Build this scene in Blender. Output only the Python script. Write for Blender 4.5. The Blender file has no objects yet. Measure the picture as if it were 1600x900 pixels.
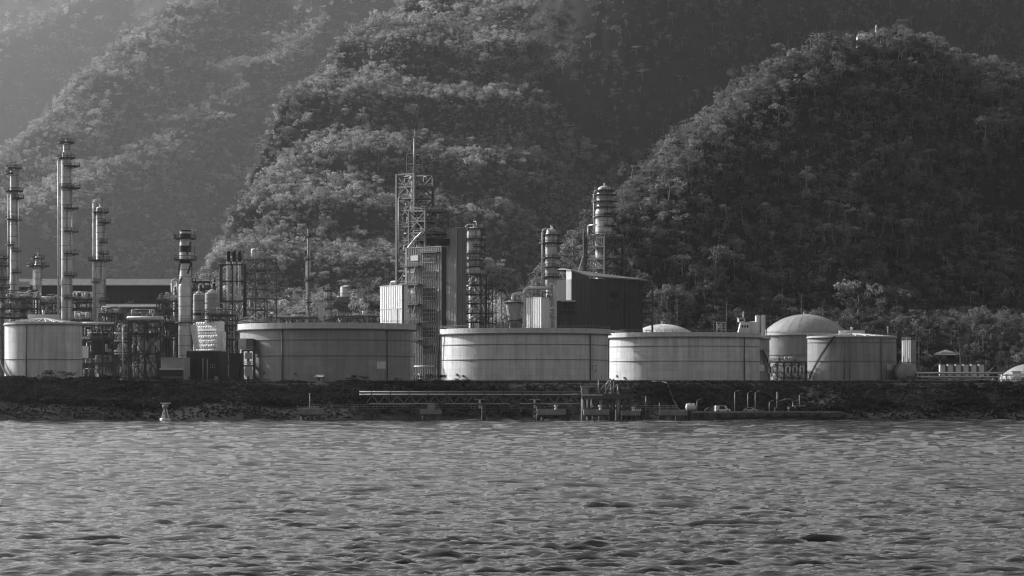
import bpy, bmesh, math, random
import numpy as np
from mathutils import Vector, Matrix, Euler

R = math.radians
random.seed(7)
rng = np.random.default_rng(11)
scene = bpy.context.scene
COL = scene.collection

# ------------------------------------------------------------------ camera
F = 5100.0            # focal length in photo pixels (1600 wide)
HY = 620.0            # horizon row in the photo
CH = 7.0              # camera height above the water
cam_d = bpy.data.cameras.new('camera')
cam_d.sensor_width = 36.0
cam_d.lens = F / 1600.0 * 36.0
cam_d.shift_y = (HY - 450.0) / 1600.0
cam_d.clip_start = 1.0
cam_d.clip_end = 40000.0
cam = bpy.data.objects.new('camera', cam_d)
COL.objects.link(cam)
cam.location = (0, 0, CH)
cam.rotation_euler = (R(90), 0, 0)
scene.camera = cam

# ------------------------------------------------------------------ light
SUN_EL = R(25.0)
SUN_AZ = R(-56.0)      # measured from +Y towards +X: the sun stands left and behind the plant
sx = math.sin(SUN_AZ) * math.cos(SUN_EL)
sy = math.cos(SUN_AZ) * math.cos(SUN_EL)
sz = math.sin(SUN_EL)
world = bpy.data.worlds.new('World')
scene.world = world
world.use_nodes = True
wn = world.node_tree
wn.nodes.clear()
sky = wn.nodes.new('ShaderNodeTexSky')
sky.sky_type = 'NISHITA'
sky.sun_disc = False
sky.sun_elevation = SUN_EL
sky.sun_rotation = SUN_AZ
sky.dust_density = 4.0
bw = wn.nodes.new('ShaderNodeRGBToBW')      # the photograph is monochrome
bg = wn.nodes.new('ShaderNodeBackground')
bg.inputs['Strength'].default_value = 0.12
wo = wn.nodes.new('ShaderNodeOutputWorld')
wn.links.new(sky.outputs[0], bw.inputs[0])
wn.links.new(bw.outputs[0], bg.inputs['Color'])
wn.links.new(bg.outputs[0], wo.inputs['Surface'])

sun_d = bpy.data.lights.new('sun', 'SUN')
sun_d.energy = 5.0
sun_d.angle = R(0.5)
sun_d.color = (1, 1, 1)
sun = bpy.data.objects.new('sun', sun_d)
COL.objects.link(sun)
sun.location = (-600, 500, 700)
sun.rotation_euler = Vector((sx, sy, sz)).to_track_quat('Z', 'Y').to_euler()

vs = scene.view_settings
vs.view_transform = 'Standard'
vs.look = 'None'
vs.exposure = 0.36
vs.gamma = 1.0
vs.use_curve_mapping = False
scene.cycles.use_denoising = True
scene.cycles.denoiser = 'OPENIMAGEDENOISE'
scene.cycles.denoising_input_passes = 'RGB_ALBEDO_NORMAL'
scene.cycles.denoising_prefilter = 'ACCURATE'
scene.cycles.pixel_filter_type = 'BLACKMAN_HARRIS'
scene.cycles.filter_width = 1.2
scene.cycles.max_bounces = 6
scene.cycles.diffuse_bounces = 2
scene.cycles.glossy_bounces = 3
scene.cycles.transmission_bounces = 3
scene.cycles.transparent_max_bounces = 8
scene.cycles.volume_bounces = 0

# ------------------------------------------------------------------ helpers
def X(px, D): return (px - 800.0) / F * D
def Z(py, D): return CH + (HY - py) / F * D
def S(D): return D / F                       # metres per photo pixel
GZ = 11.5                                     # level of the plant's plain

def new_mat(name):
    m = bpy.data.materials.new(name)
    m.use_nodes = True
    nt = m.node_tree
    nt.nodes.clear()
    out = nt.nodes.new('ShaderNodeOutputMaterial')
    b = nt.nodes.new('ShaderNodeBsdfPrincipled')
    nt.links.new(b.outputs[0], out.inputs['Surface'])
    return m, nt, b, out

def grey(v): return (v, v, v, 1.0)

def mat(name, v, rough=0.6, metal=0.0, var=0.25, scale=0.35, streak=0.0, bump=0.0, bscale=2.0, rnd=0.0, spec=0.5):
    """procedural grey: blotchy noise, vertical run-off streaks, small per-object differences"""
    m, nt, b, out = new_mat(name)
    N = nt.nodes; L = nt.links
    tc = N.new('ShaderNodeTexCoord')
    n1 = N.new('ShaderNodeTexNoise'); n1.inputs['Scale'].default_value = scale
    n1.inputs['Detail'].default_value = 6; n1.inputs['Roughness'].default_value = 0.65
    geo = N.new('ShaderNodeNewGeometry')
    L.new(geo.outputs['Position'], n1.inputs['Vector'])
    mr = N.new('ShaderNodeMapRange')
    mr.inputs['From Min'].default_value = 0.25; mr.inputs['From Max'].default_value = 0.75
    mr.inputs['To Min'].default_value = v * (1 - var); mr.inputs['To Max'].default_value = v * (1 + var * 0.6)
    L.new(n1.outputs['Fac'], mr.inputs['Value'])
    val = mr.outputs[0]
    if streak > 0:
        mp = N.new('ShaderNodeMapping'); mp.inputs['Scale'].default_value = (0.5, 0.5, 0.03)
        L.new(geo.outputs['Position'], mp.inputs['Vector'])
        n2 = N.new('ShaderNodeTexNoise'); n2.inputs['Scale'].default_value = 1.0
        n2.inputs['Detail'].default_value = 5; n2.inputs['Roughness'].default_value = 0.7
        L.new(mp.outputs[0], n2.inputs['Vector'])
        r2 = N.new('ShaderNodeMapRange')
        r2.inputs['From Min'].default_value = 0.38; r2.inputs['From Max'].default_value = 0.7
        r2.inputs['To Min'].default_value = 1.0; r2.inputs['To Max'].default_value = 1.0 - streak
        L.new(n2.outputs['Fac'], r2.inputs['Value'])
        mu = N.new('ShaderNodeMath'); mu.operation = 'MULTIPLY'
        L.new(val, mu.inputs[0]); L.new(r2.outputs[0], mu.inputs[1]); val = mu.outputs[0]
    if rnd > 0:
        oi = N.new('ShaderNodeObjectInfo')
        r3 = N.new('ShaderNodeMapRange')
        r3.inputs['To Min'].default_value = 1 - rnd; r3.inputs['To Max'].default_value = 1 + rnd
        L.new(oi.outputs['Random'], r3.inputs['Value'])
        mu = N.new('ShaderNodeMath'); mu.operation = 'MULTIPLY'
        L.new(val, mu.inputs[0]); L.new(r3.outputs[0], mu.inputs[1]); val = mu.outputs[0]
    cc = N.new('ShaderNodeCombineColor')
    for i in range(3): L.new(val, cc.inputs[i])
    L.new(cc.outputs[0], b.inputs['Base Color'])
    b.inputs['Roughness'].default_value = rough
    b.inputs['Specular IOR Level'].default_value = spec
    b.inputs['Metallic'].default_value = metal
    if bump > 0:
        n3 = N.new('ShaderNodeTexNoise'); n3.inputs['Scale'].default_value = bscale
        n3.inputs['Detail'].default_value = 4
        L.new(geo.outputs['Position'], n3.inputs['Vector'])
        bp = N.new('ShaderNodeBump'); bp.inputs['Strength'].default_value = bump
        bp.inputs['Distance'].default_value = 0.3
        L.new(n3.outputs['Fac'], bp.inputs['Height'])
        L.new(bp.outputs[0], b.inputs['Normal'])
    return m

M = {}
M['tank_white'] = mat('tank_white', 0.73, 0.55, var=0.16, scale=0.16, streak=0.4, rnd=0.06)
M['tank_grey_shade'] = mat('tank_grey_shade', 0.33, 0.5, var=0.2, scale=0.14, streak=0.3, rnd=0.07)  # grey coat, also used as shade on tanks standing in shadow
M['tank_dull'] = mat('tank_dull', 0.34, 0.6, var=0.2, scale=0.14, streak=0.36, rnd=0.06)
M['tank_rim'] = mat('tank_rim', 0.60, 0.6, var=0.2, scale=0.5, streak=0.2)
M['seam'] = mat('seam', 0.16, 0.8, var=0.3)
M['white'] = mat('white_paint', 0.72, 0.5, var=0.10, scale=0.4, streak=0.12)
M['white_clad'] = mat('white_cladding', 0.72, 0.5, var=0.08, scale=0.3, streak=0.10)
M['grey_clad'] = mat('grey_cladding', 0.42, 0.5, var=0.15, scale=0.3, streak=0.2)
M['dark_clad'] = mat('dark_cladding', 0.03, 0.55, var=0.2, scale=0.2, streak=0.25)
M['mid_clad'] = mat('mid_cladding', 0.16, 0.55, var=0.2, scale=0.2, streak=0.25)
M['steel'] = mat('dark_steel', 0.05, 0.6, var=0.35, scale=0.7, rnd=0.15)
M['steel_mid'] = mat('weathered_steel', 0.10, 0.6, var=0.35, scale=0.7, rnd=0.15)
M['galv'] = mat('galvanised_steel', 0.34, 0.45, var=0.25, scale=0.8, rnd=0.12)
M['jacket'] = mat('insulation_jacket', 0.66, 0.42, 0.12, var=0.25, scale=0.6, streak=0.25)
M['jacket_dull'] = mat('dull_jacket', 0.40, 0.5, 0.2, var=0.25, scale=0.5, streak=0.3)
M['pipe'] = mat('pipe_light', 0.62, 0.45, var=0.2, scale=0.8, rnd=0.2)
M['pipe_dark'] = mat('pipe_dark', 0.14, 0.55, var=0.3, scale=0.8, rnd=0.25)
M['quilt'] = mat('insulation_quilt', 0.66, 0.7, var=0.22, scale=0.9, bump=0.35, bscale=0.9)
M['steel_lit'] = mat('sunlit_steel', 0.13, 0.55, var=0.3, scale=0.7, rnd=0.15)  # paler copy of the steel, sunlight on the members put into its colour
M['facade'] = mat('facade_cladding', 0.25, 0.5, var=0.2, scale=0.2, streak=0.25)
M['soot'] = mat('soot', 0.02, 0.8, var=0.4)
M['concrete'] = mat('concrete', 0.30, 0.85, var=0.35, scale=0.4, streak=0.35, bump=0.2)
M['concrete_wet'] = mat('dark_concrete', 0.10, 0.8, var=0.4, scale=0.5, streak=0.4)
M['roof'] = mat('sheet_roof', 0.38, 0.5, var=0.2, scale=0.2)
M['glass'] = mat('dark_glass', 0.03, 0.15, var=0.2)
M['jetty_pipe'] = mat('jetty_pipe', 0.12, 0.5, var=0.3, scale=0.5)
M['dim_roof'] = mat('dim_roof', 0.13, 0.6, var=0.25, scale=0.15)
M['black'] = mat('rubber', 0.02, 0.8)
M['trunk'] = mat('bark', 0.27, 0.9, var=0.4, scale=1.5, rnd=0.3)
M['rock'] = mat('rock', 0.03, 0.9, var=0.5, scale=0.8, bump=0.6, bscale=1.2, rnd=0.45, spec=0.05)
M['wood'] = mat('wood', 0.2, 0.8)

class MB:
    """collects shapes for ONE mesh"""
    def __init__(self): self.v = []; self.f = []; self.smooth = []
    def add(self, vs_, fs, smooth=False):
        o = len(self.v)
        self.v.extend([tuple(p) for p in vs_])
        for f in fs:
            self.f.append(tuple(i + o for i in f)); self.smooth.append(smooth)
        return self
    def box(self, c, s, rz=0.0):
        hx, hy, hz = s[0] / 2, s[1] / 2, s[2] / 2
        ca, sa = math.cos(rz), math.sin(rz)
        P = []
        for (a, b, d) in ((-1,-1,-1),(1,-1,-1),(1,1,-1),(-1,1,-1),(-1,-1,1),(1,-1,1),(1,1,1),(-1,1,1)):
            x, y = a * hx, b * hy
            P.append((c[0] + x * ca - y * sa, c[1] + x * sa + y * ca, c[2] + d * hz))
        return self.add(P, [(0,3,2,1),(4,5,6,7),(0,1,5,4),(1,2,6,5),(2,3,7,6),(3,0,4,7)])
    def bx(self, x0, x1, y0, y1, z0, z1):
        return self.box(((x0+x1)/2,(y0+y1)/2,(z0+z1)/2),(x1-x0,y1-y0,z1-z0))
    def beam(self, p, q, w, h=None):
        h = h or w
        p, q = Vector(p), Vector(q); d = (q - p)
        if d.length < 1e-6: return self
        d.normalize()
        up = Vector((0, 0, 1)) if abs(d.z) < 0.95 else Vector((0, 1, 0))
        sd = d.cross(up).normalized(); u = sd.cross(d)
        P = []
        for e in (p, q):
            for (a, b) in ((-1,-1),(1,-1),(1,1),(-1,1)):
                P.append(e + sd * (a * w / 2) + u * (b * h / 2))
        return self.add(P, [(3,2,1,0),(4,5,6,7),(0,1,5,4),(1,2,6,5),(2,3,7,6),(3,0,4,7)])
    def tube(self, p, q, r, r2=None, n=8, caps=True):
        r2 = r if r2 is None else r2
        p, q = Vector(p), Vector(q); d = (q - p).normalized()
        up = Vector((0, 0, 1)) if abs(d.z) < 0.95 else Vector((0, 1, 0))
        sd = d.cross(up).normalized(); u = sd.cross(d)
        P = []
        for e, rr in ((p, r), (q, r2)):
            for i in range(n):
                a = 2 * math.pi * i / n
                P.append(e + sd * (rr * math.cos(a)) + u * (rr * math.sin(a)))
        fs = [(i, (i + 1) % n, n + (i + 1) % n, n + i) for i in range(n)]
        self.add(P, fs, True)
        if caps:
            self.f.append(tuple(len(self.v) - 2 * n + i for i in reversed(range(n)))); self.smooth.append(False)
            self.f.append(tuple(len(self.v) - n + i for i in range(n))); self.smooth.append(False)
        return self
    def path(self, pts, r, n=8):
        for a, b in zip(pts[:-1], pts[1:]): self.tube(a, b, r, n=n)
        return self
    def pipe(self, pts, r, bend=1.0, n=8):
        """a pipe whose corners are rounded"""
        P = [Vector(p) for p in pts]
        out = [P[0]]
        for a, b, c in zip(P[:-2], P[1:-1], P[2:]):
            k = min(bend, (b-a).length*0.45, (c-b).length*0.45)
            s = b + (a-b).normalized()*k; e = b + (c-b).normalized()*k
            for t in (0, .33, .66, 1):
                out.append(s*(1-t)**2 + b*2*t*(1-t) + e*t*t)
        out.append(P[-1])
        return self.path(out, r, n)
    def lathe(self, prof, n=32, a0=0.0, a1=2*math.pi, c=(0,0), smooth=True, cap_top=False):
        full = abs((a1 - a0) - 2 * math.pi) < 1e-6
        cols = n if full else n + 1
        P = []
        for (r, z) in prof:
            for i in range(cols):
                a = a0 + (a1 - a0) * i / n
                P.append((c[0] + r * math.cos(a), c[1] + r * math.sin(a), z))
        fs = []
        for k in range(len(prof) - 1):
            for i in range(n):
                j = (i + 1) % cols
                fs.append((k*cols+i, k*cols+j, (k+1)*cols+j, (k+1)*cols+i))
        self.add(P, fs, smooth)
        if cap_top:
            self.f.append(tuple(len(self.v) - cols + i for i in range(cols))); self.smooth.append(False)
        return self
    def ring(self, r0, r1, z0, z1, n=32, a0=0.0, a1=2*math.pi, c=(0,0)):
        self.lathe([(r0, z0), (r1, z0), (r1, z1), (r0, z1), (r0, z0)], n, a0, a1, c, False)
        if abs((a1 - a0) - 2 * math.pi) > 1e-6:
            for a in (a0, a1):
                self.add([(c[0]+r*math.cos(a), c[1]+r*math.sin(a), z) for r, z in ((r0,z0),(r1,z0),(r1,z1),(r0,z1))], [(0,1,2,3)])
        return self
    def mesh(self, name, m):
        me = bpy.data.meshes.new(name)
        me.from_pydata(self.v, [], self.f)
        me.polygons.foreach_set('use_smooth', self.smooth)
        if m is not None: me.materials.append(m)
        me.update()
        return me

def tag(o, label=None, cat=None, group=None, kind=None):
    if label: o['label'] = label
    if cat: o['category'] = cat
    if group: o['group'] = group
    if kind: o['kind'] = kind
    return o

UNIT = {}
def unit_mesh(m):
    if m.name not in UNIT:
        UNIT[m.name] = MB().box((0,0,0),(1,1,1)).mesh('member_' + m.name, m)
    return UNIT[m.name]

class T:
    """a thing: an Empty at its base; parts are meshes below it, in its own coordinates"""
    def __init__(self, name, label, cat, loc, rz=0.0, group=None, kind=None):
        o = bpy.data.objects.new(name, None)
        o.empty_display_size = 1.0
        COL.objects.link(o)
        o.location = loc; o.rotation_euler = (0, 0, rz)
        if kind: tag(o, kind=kind)
        else: tag(o, label, cat, group, 'thing')
        self.o = o
    def part(self, name, mb, m=None, parent=None):
        o = bpy.data.objects.new(name, mb.mesh(name, m) if isinstance(mb, MB) else mb)
        COL.objects.link(o)
        o.parent = parent or self.o
        return o
    def beam(self, name, p, q, w, m, h=None, parent=None):
        h = h or w
        p, q = Vector(p), Vector(q); d = q - p; Ln = d.length
        if Ln < 1e-4: return None
        d.normalize()
        up = Vector((0, 0, 1)) if abs(d.z) < 0.95 else Vector((0, 1, 0))
        sd = d.cross(up).normalized(); u = sd.cross(d)
        o = bpy.data.objects.new(name, unit_mesh(m))
        COL.objects.link(o)
        o.parent = parent or self.o
        mt = Matrix((( sd.x*w, d.x*Ln, u.x*h, (p.x+q.x)/2),
                     ( sd.y*w, d.y*Ln, u.y*h, (p.y+q.y)/2),
                     ( sd.z*w, d.z*Ln, u.z*h, (p.z+q.z)/2),
                     (0,0,0,1)))
        o.matrix_basis = mt
        return o

def single(name, mb, m, label=None, cat=None, loc=(0,0,0), rz=0.0, group=None, kind=None):
    o = bpy.data.objects.new(name, mb.mesh(name, m))
    COL.objects.link(o)
    o.location = loc; o.rotation_euler = (0,0,rz)
    return tag(o, label, cat, group, kind)

# railings --------------------------------------------------------------
RW = 0.11
def rail_line(mb, pts, h=1.1, step=2.0, w=RW):
    for a, b in zip(pts[:-1], pts[1:]):
        a, b = Vector(a), Vector(b)
        for hh in (h, h * 0.5):
            mb.beam(a + Vector((0,0,hh)), b + Vector((0,0,hh)), w)
        n = max(1, int((b - a).length / step))
        for i in range(n + 1):
            p = a.lerp(b, i / n)
            mb.beam(p, p + Vector((0,0,h)), w)
    return mb
def rail_arc(mb, r, z, a0, a1, h=1.1, n=None, w=RW):
    n = n or max(4, int(abs(a1 - a0) * r / 1.3))
    pts = [(r*math.cos(a0+(a1-a0)*i/n), r*math.sin(a0+(a1-a0)*i/n), z) for i in range(n+1)]
    return rail_line(mb, pts, h, 1.3, w)
def ladder(mb, x, y, z0, z1, nx=1, ny=0, w=0.5, cage=False):
    sxx, syy = -ny, nx
    for s in (-1, 1):
        mb.beam((x+s*sxx*w/2, y+s*syy*w/2, z0), (x+s*sxx*w/2, y+s*syy*w/2, z1), 0.08)
    z = z0
    while z < z1:
        mb.beam((x-sxx*w/2, y-syy*w/2, z), (x+sxx*w/2, y+syy*w/2, z), 0.05); z += 0.6
    if cage:
        z = z0 + 2.2
        while z < z1:
            mb.ring(0.36, 0.42, z, z+0.07, 8, c=(x+nx*0.4, y+ny*0.4)); z += 1.2
    return mb
# ------------------------------------------------------------------ terrain
def hash2(ix, iy, seed):
    h = (ix.astype(np.int64) * 374761393 + iy.astype(np.int64) * 668265263 + seed * 974634777) & 0xffffffff
    h = ((h ^ (h >> 13)) * 1274126177) & 0xffffffff
    return ((h ^ (h >> 16)) & 0xffff) / 65535.0
def vnoise(x, y, seed):
    ix, iy = np.floor(x), np.floor(y)
    fx, fy = x - ix, y - iy
    fx = fx*fx*(3-2*fx); fy = fy*fy*(3-2*fy)
    a = hash2(ix, iy, seed); b = hash2(ix+1, iy, seed); c = hash2(ix, iy+1, seed); d = hash2(ix+1, iy+1, seed)
    return (a*(1-fx)+b*fx)*(1-fy) + (c*(1-fx)+d*fx)*fy
def fbm(x, y, s, octv=4, seed=1):
    t = 0; amp = 1; tot = 0
    for k in range(octv):
        t = t + amp * vnoise(x/s, y/s, seed+k*17); tot += amp; amp *= 0.5; s *= 0.5
    return t / tot - 0.5

SPURS = [  # crest lines (photo column, photo row, distance), fall on the left of the line, fall on its right
    ([(908,455,1500),(952,314,1580),(1026,246,1660),(1114,172,1750),(1224,80,1840),(1300,50,1890),(1385,45,1930)], 1.3, 0.72),
    ([(1300,50,1890),(1285,190,1770),(1230,320,1650),(1130,440,1550)], 0.7, 0.4, 60),
    ([(1385,45,1930),(1430,100,2250),(1480,150,2900)], 0.9, 0.62),
    ([(1130,440,1550),(1010,475,1490)], 0.7, 0.7),
    ([(300,448,2862),(345,388,2962),(395,313,3128),(445,233,3311),(505,158,3494),(540,80,3677),(620,8,3877),(720,-90,4127)], 1.9, 0.26, 256),
    ([(840,-60,4044),(890,-10,3877),(860,115,3677),(790,225,3444),(715,325,3212),(640,410,2979),(580,470,2812)], 1.0, 0.2, 133),
    ([(-60,286,7205),(0,240,7459),(60,190,7762),(140,107,8242),(200,57,8597),(280,0,8975),(400,-100,9482)], 1.3, 0.22),
    ([(480,-70,9406),(560,-20,9152),(440,85,8597),(330,170,8116),(200,245,7560),(80,305,7004),(-60,365,6573)], 0.9, 0.2, 210),
    ([(440,480,1560),(541,437,1552),(620,446,1562),(720,462,1600)], 0.5, 0.5),
    ([(1385,45,1930),(1500,74,2050),(1680,125,2200)], 0.5, 0.85),
    ([(1020,-105,3795),(1300,-90,3967),(1900,-60,4485)], 0.6, 0.6),
    ([(-120,110,13388),(0,50,13923),(120,-2,14458),(300,-110,14994)], 1.1, 0.3),
    ([(-120,-20,15834),(300,-130,14703),(800,-150,13006),(1200,-120,12724),(1500,-90,13006),(1900,-60,13855)], 0.75, 0.75),
]
def hills(x, y):
    Hs = None
    for crest, sl, sr, *wide in SPURS:
        wide = wide[0] if wide else 130; steep = 1.7 if wide in (60, 133, 210) else 0.6
        P = [(X(a, d), d, Z(b, d)) for a, b, d in crest]
        best = np.full(x.shape, -1e9)
        for (ax, ay, az), (bx_, by_, bz) in zip(P[:-1], P[1:]):
            dx, dy = bx_-ax, by_-ay
            t = np.clip(((x-ax)*dx+(y-ay)*dy)/(dx*dx+dy*dy), 0, 1)
            dist = np.sqrt((x-ax-t*dx)**2+(y-ay-t*dy)**2)
            cr = (dx*(y-ay)-dy*(x-ax))/math.hypot(dx, dy)
            f = np.clip(cr/12+0.5, 0, 1)          # 1 on the left of the line
            slope = sr+(sl-sr)*f
            # rounded crest, then an even fall that steepens far from the crest
            best = np.maximum(best, az+t*(bz-az) - 9.0 - slope*(np.sqrt(dist*dist+100)-10) - steep*np.maximum(dist-wide, 0)*(1-f if steep > 1 else 1))
        if Hs is None: Hs = best
        else:
            k = 6.0
            m = np.maximum(Hs, best)
            Hs = m + k*np.log(np.exp((Hs-m)/k)+np.exp((best-m)/k))
    w = np.clip((Hs-30)/80, 0, 1)
    u_ = x-0.18*y+8*fbm(x, y, 120, 2, 55)
    gul = fbm(u_, y*0.13, 52, 5, 3)*17 - np.abs(fbm(u_, y*0.09, 27, 4, 9))*20 + 2.5
    return Hs + w*gul
def shore(x):
    return 1019 + 5*(vnoise(x/23, x*0, 5)-0.5)*2*np.where(x < -45, 1, 0.35) + 1.5*(vnoise(x/6, x*0, 8)-.5)
def ground(x, y):
    x = np.asarray(x, float); y = np.asarray(y, float)
    ys = shore(x)
    t = np.clip((y-ys)/46.0, 0, 1)
    left = -1.2 + 12.6*np.power(np.clip(t, 0, 1), 0.75)
    left = np.where(t < 1, left + fbm(x, y, 9, 3, 21)*1.6*np.sin(np.clip(t,0,1)*math.pi), GZ)
    t2 = np.clip((y-ys)/4, 0, 1)
    yard = -1.5 + 3.6*t2
    t3 = np.clip((y-1052)/20, 0, 1); t3 = t3*t3*(3-2*t3)
    yard = yard + (GZ-2.1)*t3
    wr = np.clip((x-46)/6, 0, 1)*np.clip((104-x)/14, 0, 1)
    b = left*(1-wr)+yard*wr
    b = np.where(y < ys-1, -1.5-(ys-y)*0.03, b)
    rise = np.clip((y-1425)/85, 0, 1); rise = rise*rise*(3-2*rise)
    b = b + rise*27
    b = b + np.clip((y-1560)/500,0,1)*25
    h = hills(x, y)
    k = 4.0
    m = np.maximum(b, h)
    return np.where(y > 1410, m + k*np.log(np.exp((b-m)/k)+np.exp((h-m)/k)) - k*math.log(2)*np.exp(-np.abs(b-h)/k)*0, b)

def grid_mesh(name, xs, ys, zf, m, smooth=True):
    gx, gy = np.meshgrid(xs, ys)
    gz = zf(gx, gy)
    nv = gx.size
    me = bpy.data.meshes.new(name)
    me.vertices.add(nv)
    me.vertices.foreach_set('co', np.stack([gx, gy, gz], -1).astype(np.float32).ravel())
    ny, nx = gx.shape
    i = np.arange((ny-1)*(nx-1)); r = i//(nx-1); c = i % (nx-1)
    q = np.stack([r*nx+c, r*nx+c+1, (r+1)*nx+c+1, (r+1)*nx+c], -1).astype(np.int32)
    me.loops.add(q.size); me.loops.foreach_set('vertex_index', q.ravel())
    me.polygons.add(len(q)); me.polygons.foreach_set('loop_start', np.arange(0, q.size, 4, dtype=np.int32))
    me.update(calc_edges=True)
    me.polygons.foreach_set('use_smooth', np.full(len(q), smooth))
    me.materials.append(m)
    o = bpy.data.objects.new(name, me); COL.objects.link(o)
    return o

M['soil'] = mat('plant_ground', 0.035, 0.9, var=0.5, scale=0.15, bump=0.4, bscale=0.8, spec=0.05)
M['scrub_soil'] = mat('hill_soil', 0.035, 0.95, var=0.5, scale=0.05, bump=0.8, bscale=0.15, spec=0.05)
xs = np.concatenate([np.arange(-1400,-260,20.), np.arange(-260,260,2.), np.arange(260,1401,20.)])
plain = grid_mesh('ground', xs, np.concatenate([np.array([940.,980.,1000.,1008.]), np.arange(1012,1084,1.5), np.arange(1084,1441,6.)]), ground, M['soil'])
tag(plain, kind='structure')
yl = plain.data.vertices[len(plain.data.vertices)-1].co.y
hx = np.concatenate([np.arange(-4200,-2200,90.), np.arange(-2200,-420,22.), np.arange(-420,560,6.), np.arange(560,2000,40.), np.arange(2000,4201,110.)])
hill = grid_mesh('hillside', hx, np.concatenate([np.arange(yl, 2300, 6.), np.arange(2300, 4300, 13.), np.arange(4300, 6800, 40.), np.arange(6800, 10800, 24.), np.arange(10800, 17600, 80.)]), ground, M['scrub_soil'])
tag(hill, kind='structure')

# ------------------------------------------------------------------ water
mw, nt, b, out = new_mat('sea_water')
b.inputs['Base Color'].default_value = grey(0.012)
b.inputs['Roughness'].default_value = 0.04
b.inputs['IOR'].default_value = 1.333
geo = nt.nodes.new('ShaderNodeNewGeometry')
mp = nt.nodes.new('ShaderNodeMapping'); mp.inputs['Scale'].default_value = (0.75, 1.5, 1)
nt.links.new(geo.outputs['Position'], mp.inputs['Vector'])
nz = nt.nodes.new('ShaderNodeTexNoise'); nz.inputs['Scale'].default_value = 1.1
nz.inputs['Detail'].default_value = 5; nz.inputs['Roughness'].default_value = 0.6
nt.links.new(mp.outputs[0], nz.inputs['Vector'])
bp = nt.nodes.new('ShaderNodeBump'); bp.inputs['Strength'].default_value = 0.5; bp.inputs['Distance'].default_value = 0.14
nt.links.new(nz.outputs['Fac'], bp.inputs['Height'])
nt.links.new(bp.outputs[0], b.inputs['Normal'])

WAVE = 0.0185
ny_ = 1300; nx_ = 620
yr = 70*np.exp(np.linspace(0, math.log(1030/70), ny_))
ys_ = np.concatenate([[-6000, -600, 0, 40], yr, [1100]])
u = np.linspace(-1, 1, nx_)
half = np.maximum(ys_, 70)*0.185 + 4
GX = half[:, None]*u[None, :]
ext = np.array([1.15, 1.6, 4.0])
far = np.maximum(half[:, None]*0+6000, 0)
GXL = np.concatenate([np.full((len(ys_),1), -6000.), -half[:,None]*2.5, GX, half[:,None]*2.5, np.full((len(ys_),1), 6000.)], 1)
GYL = np.repeat(ys_[:, None], GXL.shape[1], 1)
Hw = np.zeros_like(GXL)
cell = np.maximum(np.gradient(np.maximum(ys_,70)), half*2/nx_)[:, None]
wr_ = np.random.default_rng(5)
gust = 0.75+0.5*vnoise(GXL/38+3, GYL/70, 401)*(0.5+vnoise(GXL/11, GYL/22, 402))
for i in range(110):
    lam = 0.42*math.exp(wr_.uniform(0, math.log(8.5)))
    th = math.radians(-84) + wr_.normal(0, 0.42)
    k = 2*math.pi/lam
    amp = WAVE*lam**0.78*wr_.uniform(0.5, 1.2)
    fade = np.clip(lam/(cell*2.2)-0.35, 0, 1)
    cx_, cy_ = math.cos(th), math.sin(th)
    wob = 1.6*vnoise((GXL*cy_-GYL*cx_)/(lam*1.6)+i, (GXL*cx_+GYL*cy_)/(lam*5)+i*2, 300+i)
    ph = k*(GXL*cx_+GYL*cy_) + wr_.uniform(0, 6.28) + wob
    env = 2.0*vnoise(GXL/(lam*1.9)+i*3.1, GYL/(lam*2.6)+i*7.7, 100+i)**2
    Hw += amp*fade*env*(0.45*np.sin(ph)+0.9*(0.5-np.abs(np.sin(ph/2))))
Hw *= gust
for i in range(46):
    lam = 4.0*math.exp(wr_.uniform(0, math.log(4.5)))
    th = math.radians(-84) + wr_.normal(0, 0.5)
    k = 2*math.pi/lam
    amp = 0.0062*lam*wr_.uniform(0.5, 1.2)
    fade = np.clip(lam/(cell*2.2)-0.35, 0, 1)*np.clip((GYL-90)/260, 0.12, 1)
    ph = k*(GXL*math.cos(th)+GYL*math.sin(th)) + wr_.uniform(0, 6.28)
    env = 2.4*vnoise(GXL/(lam*0.8)+i*3.1, GYL/(lam*2.2)+i*7.7, 500+i)**2
    Hw += amp*fade*env*(0.45*np.sin(ph)+0.9*(0.5-np.abs(np.sin(ph/2))))
inner = np.zeros(GXL.shape[1]); inner[3:-3] = 1
Hw *= inner[None, :]
Hw *= np.where((ys_ > 60) & (ys_ < 1035), 1, 0)[:, None]
me = bpy.data.meshes.new('water')
ny2, nx2 = GXL.shape
me.vertices.add(ny2*nx2)
me.vertices.foreach_set('co', np.stack([GXL, GYL, Hw], -1).astype(np.float32).ravel())
i = np.arange((ny2-1)*(nx2-1)); r = i//(nx2-1); c = i % (nx2-1)
q = np.stack([r*nx2+c, r*nx2+c+1, (r+1)*nx2+c+1, (r+1)*nx2+c], -1).astype(np.int32)
me.loops.add(q.size); me.loops.foreach_set('vertex_index', q.ravel())
me.polygons.add(len(q)); me.polygons.foreach_set('loop_start', np.arange(0, q.size, 4, dtype=np.int32))
me.update(calc_edges=True)
me.polygons.foreach_set('use_smooth', np.ones(len(q), bool))
me.materials.append(mw)
water = bpy.data.objects.new('water', me); COL.objects.link(water)
tag(water, kind='structure')

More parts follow.
